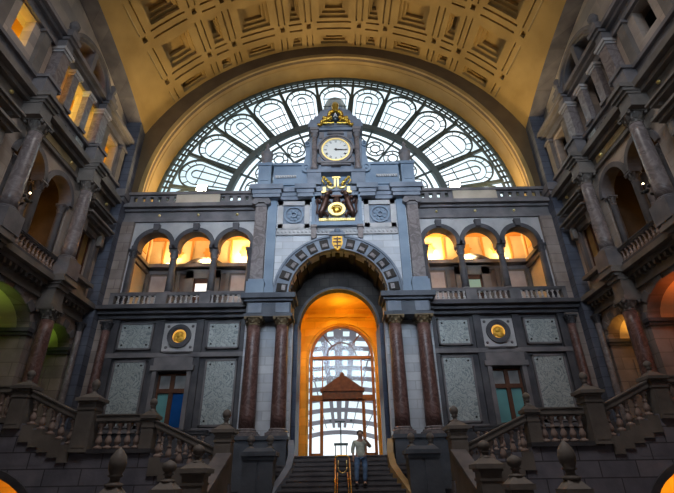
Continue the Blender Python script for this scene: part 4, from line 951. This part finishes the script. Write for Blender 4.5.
    part('body', M().ball((0, 0, 0), .1, 8, 1.2, 1, .8).ball((.2, 0, .08), .07, 8).ball((-.2, 0, .08), .07, 8).tube([(0, .1, -.1), (.05, .5, -.25), (0, .7, -.3)], .04), black, t); part('bulb', M().ball((0, -.02, .32), .035, 6), bulb, t)
    # giant columns
    for yc, txt in ((12.2, 'nearer'), (16.2, 'farther'), (8.5, 'rear')):
        column('large grey upper column of the %s wall, %s' % (L, {'nearer': 'on the near side of the twin arches', 'farther': 'next to the far hooded window', 'rear': 'behind the near window bay'}[txt]),
               (s*(XS-.5), FY(yc)+(.22 if txt == 'nearer' else 0), 7.4), .285, 4.62, greym, caph=.5, plinth=.62, base=.3, capmat=brownst, basemat=grey)
        column('dark red marble column on the lower level of the %s wall, %s' % (L, {'nearer': 'on the viewer side of the wide arch', 'farther': 'between the wide and the narrow arch', 'rear': 'at the rear'}[txt]),
               (s*(XS-.45), FY(yc), 1.1), .28, 4.94, redm, caph=.42, capmat=brownst, basemat=dark)
    column('small dark column in the %s corner beside the blue corner pier' % L, (s*10.55, 19.75, 1.1), .2, 5.5, redm, caph=.4, basemat=dark, capmat=dark)
    column('slender column at the far end of the lower %s wall' % L, (s*(XS-.2), 19.15, 1.1), .14, 5.3, greym, caph=.4, basemat=dark, capmat=dark)

# ------------------------------------------------------------------ stairs
YF = 15.0     # plane of the front balustrade
mainst = M()
for k in range(16):
    z1 = .92-.165*k; y1 = 19.65-.3*k
    mainst.box(-2.45 if y1 > 17 else -3.2, 2.45 if y1 > 17 else 3.2, y1-.3, y1+.02, z1-.32, z1); mainst.box(-2.45 if y1 > 17 else -3.2, 2.45 if y1 > 17 else 3.2, y1-.33, y1-.3, z1-.05, z1)
mainst.box(-2.45, 2.45, 19.6, 20.2, .5, .92)
single('central_stairs', mainst, stair, 'dark stone stairs rising through the portal to the glazed door', 'stairs')
def finial(h=.5, r=.15, kind='ball'):
    if kind == 'ball': return M().lathe([(r*1.0, 0), (r*1.05, h*.08), (r*.5, h*.16), (r*.45, h*.3), (r*.8, h*.36), (r*.5, h*.42), (r*.85, h*.52), (r*1.0, h*.68), (r*.85, h*.84), (r*.4, h*.95), (.005, h)], 14)
    return M().lathe([(r*1.0, 0), (r*1.1, h*.06), (r*.6, h*.12), (r*.55, h*.22), (r*.95, h*.27), (r*.7, h*.31), (r*.95, h*.42), (r*1.08, h*.58), (r*.95, h*.75), (r*.5, h*.9), (.005, h)], 16)
def newel(label, x, y, zb, zc, w, fh, fr, mat=brownst, kind='ball', group=None, d=None):
    d = d or w
    t = thing('newel_post', label, 'newel post', (x, y, zb), 0, group); h = zc-zb
    part('shaft', M().box(-w*.4, w*.4, -d*.4, d*.4, 0, h-.14).box(-w*.3, w*.3, -d*.42, -d*.38, .12, h-.42), mat, t)
    part('cap', M().box(-w*.44, w*.44, -d*.44, d*.44, h-.36, h-.3).box(-w*.46, w*.46, -d*.46, d*.46, h-.16, h-.1).box(-w*.56, w*.56, -d*.56, d*.56, h-.1, h).box(-w*.5, w*.5, -d*.5, d*.5, h, h+.14, w*.3, d*.3), mat, t)
    part('finial', finial(fh, fr, kind), mat, t, (0, 0, h+.12), smooth=True)
    return t
for s in (-1, 1):
    L = SIDE[s]
    # front wall of the side stairs with an arched opening near the corner
    fwm = M()
    x0, x1 = sorted((s*3.3, s*11.6))
    st = [(3.3, 3.95, .0), (3.95, 4.55, .28), (4.55, 5.15, .55), (5.15, 5.75, .72), (5.75, 7.95, .86), (7.95, 8.45, 1.0), (8.45, 8.95, 1.2), (8.95, 9.4, 1.4), (9.4, 9.85, 1.6), (9.85, 11.6, 1.75)]
    for a, c, z in st:
        if a < 9.4: fwm.box(*sorted((s*a, s*c)), YF-.12, YF+.25, -1.7, z) if c <= 8.95 else fwm.box(*sorted((s*a, s*c)), YF-.12, YF+.25, .55, z)
        else: fwm.box(*sorted((s*a, s*c)), YF-.12, YF+.25, .55, z)
    n = 10
    P = [(s*(11.6-2.65*math.cos(PI/2*i/n)), -1.0+1.5*math.sin(PI/2*i/n)) for i in range(n+1)]
    for a, c in zip(P, P[1:]): fwm.prism([a, c, (c[0], .56), (a[0], .56)], YF-.12, YF+.25)
    wl_ = single('stair_wall', fwm, darkcourse, 'dark coursed stone wall carrying the %s side stairs' % L, 'wall')
    part('coping', M().box(*sorted((s*5.75, s*7.95)), YF-.2, YF+.2, .86, .98), dark, wl_)
    ab = M()
    Q = [(s*(11.6-2.87*math.cos(PI/2*i/n)), -1.0+1.7*math.sin(PI/2*i/n)) for i in range(n+1)]
    for i in range(n): ab.prism([P[i], P[i+1], Q[i+1], Q[i]], YF-.18, YF+.1)
    part('arch_band', ab, dark, wl_)
    # landing, flights behind the balustrade
    fl = M().box(*sorted((s*5.7, s*8.1)), YF+.25, 20, .55, .8)
    for k in range(7): fl.box(*sorted((s*(3.3+.35*k), s*(3.65+.35*k))), YF+.25, 18.0, -1.7, -.42+.17*k)
    for k in range(6): fl.box(*sorted((s*(8.1+.33*k), s*(8.43+.33*k))), YF+.25, 18.5, .6, .95+.16*k)
    fl.box(*sorted((s*10.0, s*11.6)), YB+6, YF+4, 1.55, 1.72) if False else fl.box(*sorted((s*10.05, s*11.6)), YF+.25, 20, 1.5, 1.72)
    fl.box(*sorted((s*4.3, s*5.7)), 18.0, 20, .55, .8)
    single('side_stairs', fl, stair, 'dark stone side stairs climbing to the %s behind the front balustrade' % L, 'stairs')
    # warm light below the side stairs
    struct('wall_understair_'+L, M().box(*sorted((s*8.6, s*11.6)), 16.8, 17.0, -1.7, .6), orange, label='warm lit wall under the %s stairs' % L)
    point('understair_light', (s*10.6, 15.9, -.1), (1, .45, .05), 30 if s < 0 else 60, .12)
    q = thing('understair_lamp', 'golden lamp under the %s side stairs in the bottom corner' % L, 'lamp', (-11.35 if s < 0 else 10.4, 15.45, -.12))
    part('globe', M().ball((0, 0, .12), .14, 10), bulb, q, smooth=True); part('bracket', M().box(-.05, .05, -.05, .4, -.06, 0), brass, q)
    # balustrades
    balustrade('level balustrade on the landing of the %s side stairs' % L, tuple((s*6.15, YF, .98)), (s*7.6, YF, .98), 1.0, 5, brownst, beige, w=.3, r=.115, rail=.2, plinth=.12)
    balustrade('balustrade sloping down towards the portal on the %s side stairs' % L, (s*5.75, YF, .80), (s*3.75, YF, -.05), 1.0, 6, brownst, beige, w=.3, r=.11, rail=.2, plinth=0, stepped=True)
    balustrade('balustrade climbing towards the %s wall from the landing' % L, (s*8.2, YF, 1.05), (s*9.85, YF, 1.78), .98, 5, brownst, beige, w=.3, r=.115, rail=.2, plinth=0, stepped=True)
    balustrade('level balustrade at the top of the %s side stairs next to the wall' % L, (s*10.4, YF, 1.9), (s*11.55, YF, 1.9), 1.0, 4, brownst, beige, w=.3, r=.115, rail=.2, plinth=.12)
    # a further balustrade behind, on the wall side of the flight
    balustrade('rear balustrade of the %s flight in front of the end wall window' % L, (s*5.0, 18.2, .95), (s*7.7, 18.2, .95), .85, 9, dark, beige, w=.24, r=.09, rail=.14, plinth=.12)
    newel('newel post at the head of the landing balustrade, %s side, next to the climbing flight' % L, s*7.93, YF, .9, 2.47, .66, .5, .13)
    newel('newel post at the portal end of the landing balustrade, %s side' % L, s*5.95, YF, .86, 1.93, .46, .42, .12)
    newel('uppermost newel post of the stairs beside the %s wall' % L, s*10.15, YF, 1.6, 2.88, .6, .42, .13)
    newel('tall newel post at the foot of the %s flight beside the paired columns' % L, s*3.58, YF, -1.6, 1.48, .62, .5, .14)
    newel('lower newel post with ball finial in front of the tall one, %s side' % L, s*3.48, 12.0, -1.7, .33, .62, .42, .15)
    newel('small ball finial newel lower down the %s stairs' % L, s*3.45, 10.0, -1.7, -.08, .45, .4, .145)
    newel('nearest newel post with large pointed bulb finial, %s side' % L, s*3.52, 7.8, -1.7, -.14, .36, .56, .125, kind='bulb')
    # coping wall stepping down between the newels
    cpw = M().hexa([(s*3.32, 12.3, -1.7), (s*3.68, 12.3, -1.7), (s*3.68, 14.75, -1.7), (s*3.32, 14.75, -1.7)], [(s*3.32, 12.3, -.35), (s*3.68, 12.3, -.35), (s*3.68, 14.75, .72), (s*3.32, 14.75, .72)])
    q = single('ramped_wall', cpw, brownst, 'ramped stone wall between two newel posts at the %s of the central stairs' % L, 'wall')
    part('coping', M().hexa([(s*3.27, 12.3, -.35), (s*3.73, 12.3, -.35), (s*3.73, 14.75, .72), (s*3.27, 14.75, .72)], [(s*3.27, 12.3, -.25), (s*3.73, 12.3, -.25), (s*3.73, 14.75, .82), (s*3.27, 14.75, .82)]), grey, q)
    # twin pedestal with two small ball finials by the columns
    t = thing('twin_pedestal', 'twin stone pedestal with two small ball finials %s of the central stairs' % L, 'pedestal', (s*2.83, 17.2, -1.7))
    part('shaft', M().box(-.52, -.03, -.3, .5, 0, 2.4).box(.03, .52, -.3, .5, 0, 2.4).box(-.45, .45, -.25, .5, 0, 2.4), darkblue, t)
    part('cap', M().box(-.62, .62, -.4, .6, 2.52, 2.66).box(-.56, .56, -.34, .55, 2.4, 2.52).box(-.55, .55, -.33, .5, 2.66, 2.78, .12, .1), darkblue, t)
    for e in (-1, 1): part('finial', finial(.46, .14), brownst, t, (e*.34, .05, 2.76), smooth=True)
    # curved cheeks; the right one's golden colour stands in for door light
    ck_ = M()
    pts = [(1.86, 19.3, 1.5), (1.80, 19.0, 1.3), (1.76, 18.8, .99), (1.80, 18.3, .55), (1.97, 17.8, .2), (2.16, 17.3, -.12), (2.31, 16.9, -.41), (2.6, 16.3, -.8)]
    for (u0_, ya, za), (u1_, yb, zb) in zip(pts, pts[1:]):
        ck_.hexa([(s*u1_, yb, -1.5), (s*(u1_+.24), yb, -1.5), (s*(u0_+.24), ya, -1.5), (s*u0_, ya, -1.5)], [(s*u1_, yb, zb), (s*(u1_+.24), yb, zb), (s*(u0_+.24), ya, za), (s*u0_, ya, za)])
    single('scroll_cheek', ck_, stone('door_lit_stone', (.42, .27, .12), (.60, .42, .22), rough=.35) if s > 0 else blue, 'curved stone cheek along the %s edge of the central stairs' % L, 'cheek wall')

# brass handrail in the middle of the central stairs
t = thing('handrail', 'double brass handrail in the middle of the central stairs', 'handrail', (.05, 17.6, -.17))
for e in (-1, 1):
    part('rail', M().tube([(e*.25, 0, .90), (e*.25, -1.5, .08), (e*.25, -2.6, -.53)], .028).tube([(e*.17, 0, .45), (e*.2, -1.5, -.4)], .02), brass, t, smooth=True)
    part('post', M().tube([(e*.25, 0, 0), (e*.25, 0, .9)], .032).tube([(e*.25, -1.5, -.82), (e*.25, -1.5, .08)], .025), brass, t, smooth=True)
part('end_loop', M().tube([(-.25, 0, .88), (-.23, .02, .96), (-.15, .03, 1.0), (.15, .03, 1.0), (.23, .02, .96), (.25, 0, .88)], .03), brass, t, smooth=True)
part('inner_loop', M().tube([(.15*math.cos(PI+PI*i/10), 0, .62+.17*math.sin(PI+PI*i/10)) for i in range(11)], .02).tube([(-.15, 0, .62), (-.15, 0, .85)], .02).tube([(.15, 0, .62), (.15, 0, .85)], .02), goldp, t, smooth=True)
t = thing('sign_stand', 'slim metal stand with small arms at the top of the stairs before the door', 'stand', (.02, 21.0, .92))
part('pole', M().tube([(0, 0, 0), (0, 0, 1.45)], .025), ironl, t); part('arm', M().box(-.25, .2, -.02, .02, 1.4, 1.45).box(-.5, -.42, -.04, .04, 1.42, 1.5).box(.42, .5, -.04, .04, 1.42, 1.5), ironl, t)
part('base', M().box(-.28, .28, -.1, .1, .0, .04).box(-.26, -.22, -.03, .03, 0, .5).box(.22, .26, -.03, .03, 0, .5).box(-.3, .3, -.04, .04, .46, .56), ironl, t)

# floodlights on the parapet washing the archivolt
for s in (-1, 1):
    q = thing('floodlight', 'bright floodlight behind the %s parapet at the foot of the fan window' % SIDE[s], 'floodlight', (s*7.5 if s < 0 else 6.6, 20.7, 13.0))
    part('housing', M().box(-.3, .3, -.1, .12, 1.38, 1.8), black, q); part('lens', M().box(-.27, .27, -.13, -.1, 1.42, 1.76), floodm, q); part('yoke', M().box(-.05, .05, -.05, .05, 0, 1.4), black, q)  # raised bright lens also stands in for sky glow above the parapet
    area('floodlight_beam', (s*8.6, 20.9, 13.75), (s*10.6, 20.8, 18), .5, .3, (1, .72, .35), 110, 150)
    area('vault_wash', (s*9.8, 19.4, 14.0), (s*5.6, 15.5, 24), .6, .4, (1, .72, .32), 165, 105)
area('vault_wash', (0, 20.6, 20.3), (0, 17, 25), 3.0, .3, (1, .74, .40), 85, 150)

# ------------------------------------------------------------------ person on the stairs
def skin_mesh(name, verts, edges, radii, mat, parent, root=0, sub=2):
    me = bpy.data.meshes.new(name); me.from_pydata(verts, edges, []); o = bpy.data.objects.new(name, me); C.objects.link(o); o.parent = parent
    me.materials.append(mat)
    sk = o.modifiers.new('skin', 'SKIN'); sk.use_smooth_shade = True
    if not me.skin_vertices: 
        bpy.context.view_layer.objects.active = o
    for i, r in enumerate(radii):
        r = r if isinstance(r, tuple) else (r, r)
        me.skin_vertices[0].data[i].radius = r; me.skin_vertices[0].data[i].use_root = (i == root)
    su = o.modifiers.new('sub', 'SUBSURF'); su.levels = sub; su.render_levels = sub
    return o
pr = thing('person', 'person in a pale green shirt and jeans on the stairs, hand at the face', 'person', (.70, 17.45, -.125)); pr.scale = (1.18, 1.1, 1.0)
# step under the feet: tread k at z=.92-.165k
V = [(0, 0, .95), (0, 0, 1.15), (0, 0, 1.36), (0, 0, 1.46), (0, -.02, 1.54), (0, -.03, 1.64),
     (.10, 0, .86), (.115, -.02, .50), (.10, .02, .10), (.10, -.10, .035),
     (-.10, 0, .86), (-.13, -.03, .50), (-.14, 0, .10), (-.14, -.12, .035),
     (.17, 0, 1.38), (.30, -.05, 1.20), (.16, -.20, 1.42), (.09, -.19, 1.53),
     (-.17, 0, 1.38), (-.24, .02, 1.12), (-.22, -.05, .90), (-.22, -.07, .82)]
Ee = [(0, 1), (1, 2), (2, 3), (3, 4), (4, 5), (0, 6), (6, 7), (7, 8), (8, 9), (0, 10), (10, 11), (11, 12), (12, 13), (2, 14), (14, 15), (15, 16), (16, 17), (2, 18), (18, 19), (19, 20), (20, 21)]
Rr = [(.135, .10), (.125, .095), (.13, .10), .055, .07, .085, .085, .06, .04, .035, .085, .06, .04, .035, .055, .042, .033, .03, .055, .042, .032, .03]
skin_mesh('body', V, Ee, Rr, skin, pr)
for hx, hy, hz, dr_ in ((.09, -.19, 1.53, 1), (-.22, -.07, .82, -1)):
    for i in range(4):
        o_ = (i-1.5)*.02
        if dr_ > 0: P_ = [(hx, hy, hz), (hx-.02, hy-.01+o_*.3, hz+.05+o_), (hx-.06, hy+.02, hz+.08+o_)]
        else: P_ = [(hx, hy+o_, hz-.01), (hx, hy+o_, hz-.06), (hx+.012, hy+o_, hz-.10+abs(o_)*.5)]
        skin_mesh('finger', P_, [(0, 1), (1, 2)], [.010, .009, .007], skin, pr, sub=1)
    skin_mesh('thumb', [(hx, hy, hz+.01), (hx+.02*dr_, hy-.03, hz-.015*1), (hx+.02*dr_, hy-.045, hz-.04)], [(0, 1), (1, 2)], [.012, .010, .008], skin, pr, sub=1)
skin_mesh('shirt', [(0, 0, .86), (0, 0, 1.15), (0, 0, 1.37), (0, 0, 1.44), (.18, 0, 1.38), (.30, -.05, 1.20), (.25, -.10, 1.28), (-.18, 0, 1.38), (-.24, .02, 1.14), (-.235, 0, 1.0)],
          [(0, 1), (1, 2), (2, 3), (2, 4), (4, 5), (5, 6), (2, 7), (7, 8), (8, 9)], [(.165, .125), (.15, .12), (.155, .12), .07, .075, .062, .05, .075, .06, .055], shirtm, pr)
skin_mesh('trousers', [(0, 0, .99), (.10, 0, .84), (.118, -.02, .50), (.10, .02, .12), (-.10, 0, .84), (-.132, -.03, .50), (-.14, 0, .12)], [(0, 1), (1, 2), (2, 3), (0, 4), (4, 5), (5, 6)],
          [(.15, .115), .10, .078, .062, .10, .078, .062], jeans, pr)
for x, y in ((.10, .02), (-.14, 0)):
    part('shoe', M().ball((x, y-.05, .045), .055, 8, .9, 2.2, .75), shoem, pr, smooth=True)
part('hair', M().ball((0, .0, 1.68), .105, 10, .95, 1.0, .95), hairm, pr, smooth=True)
part('face', M().ball((0, -.045, 1.63), .088, 12, .85, .95, 1.2).ball((0, -.135, 1.615), .017, 6, .8, 1, 1.3).ball((.078, -.02, 1.62), .02, 6, .4, 1, 1.5).ball((-.078, -.02, 1.62), .02, 6, .4, 1, 1.5), skin, pr, smooth=True)
part('eye', M().ball((.03, -.122, 1.64), .011, 6).ball((-.03, -.122, 1.64), .011, 6), black, pr)
part('mouth', M().ball((0, -.123, 1.577), .018, 6, 1.2, .4, .35), plain('lips', (.35, .13, .11), .6), pr)
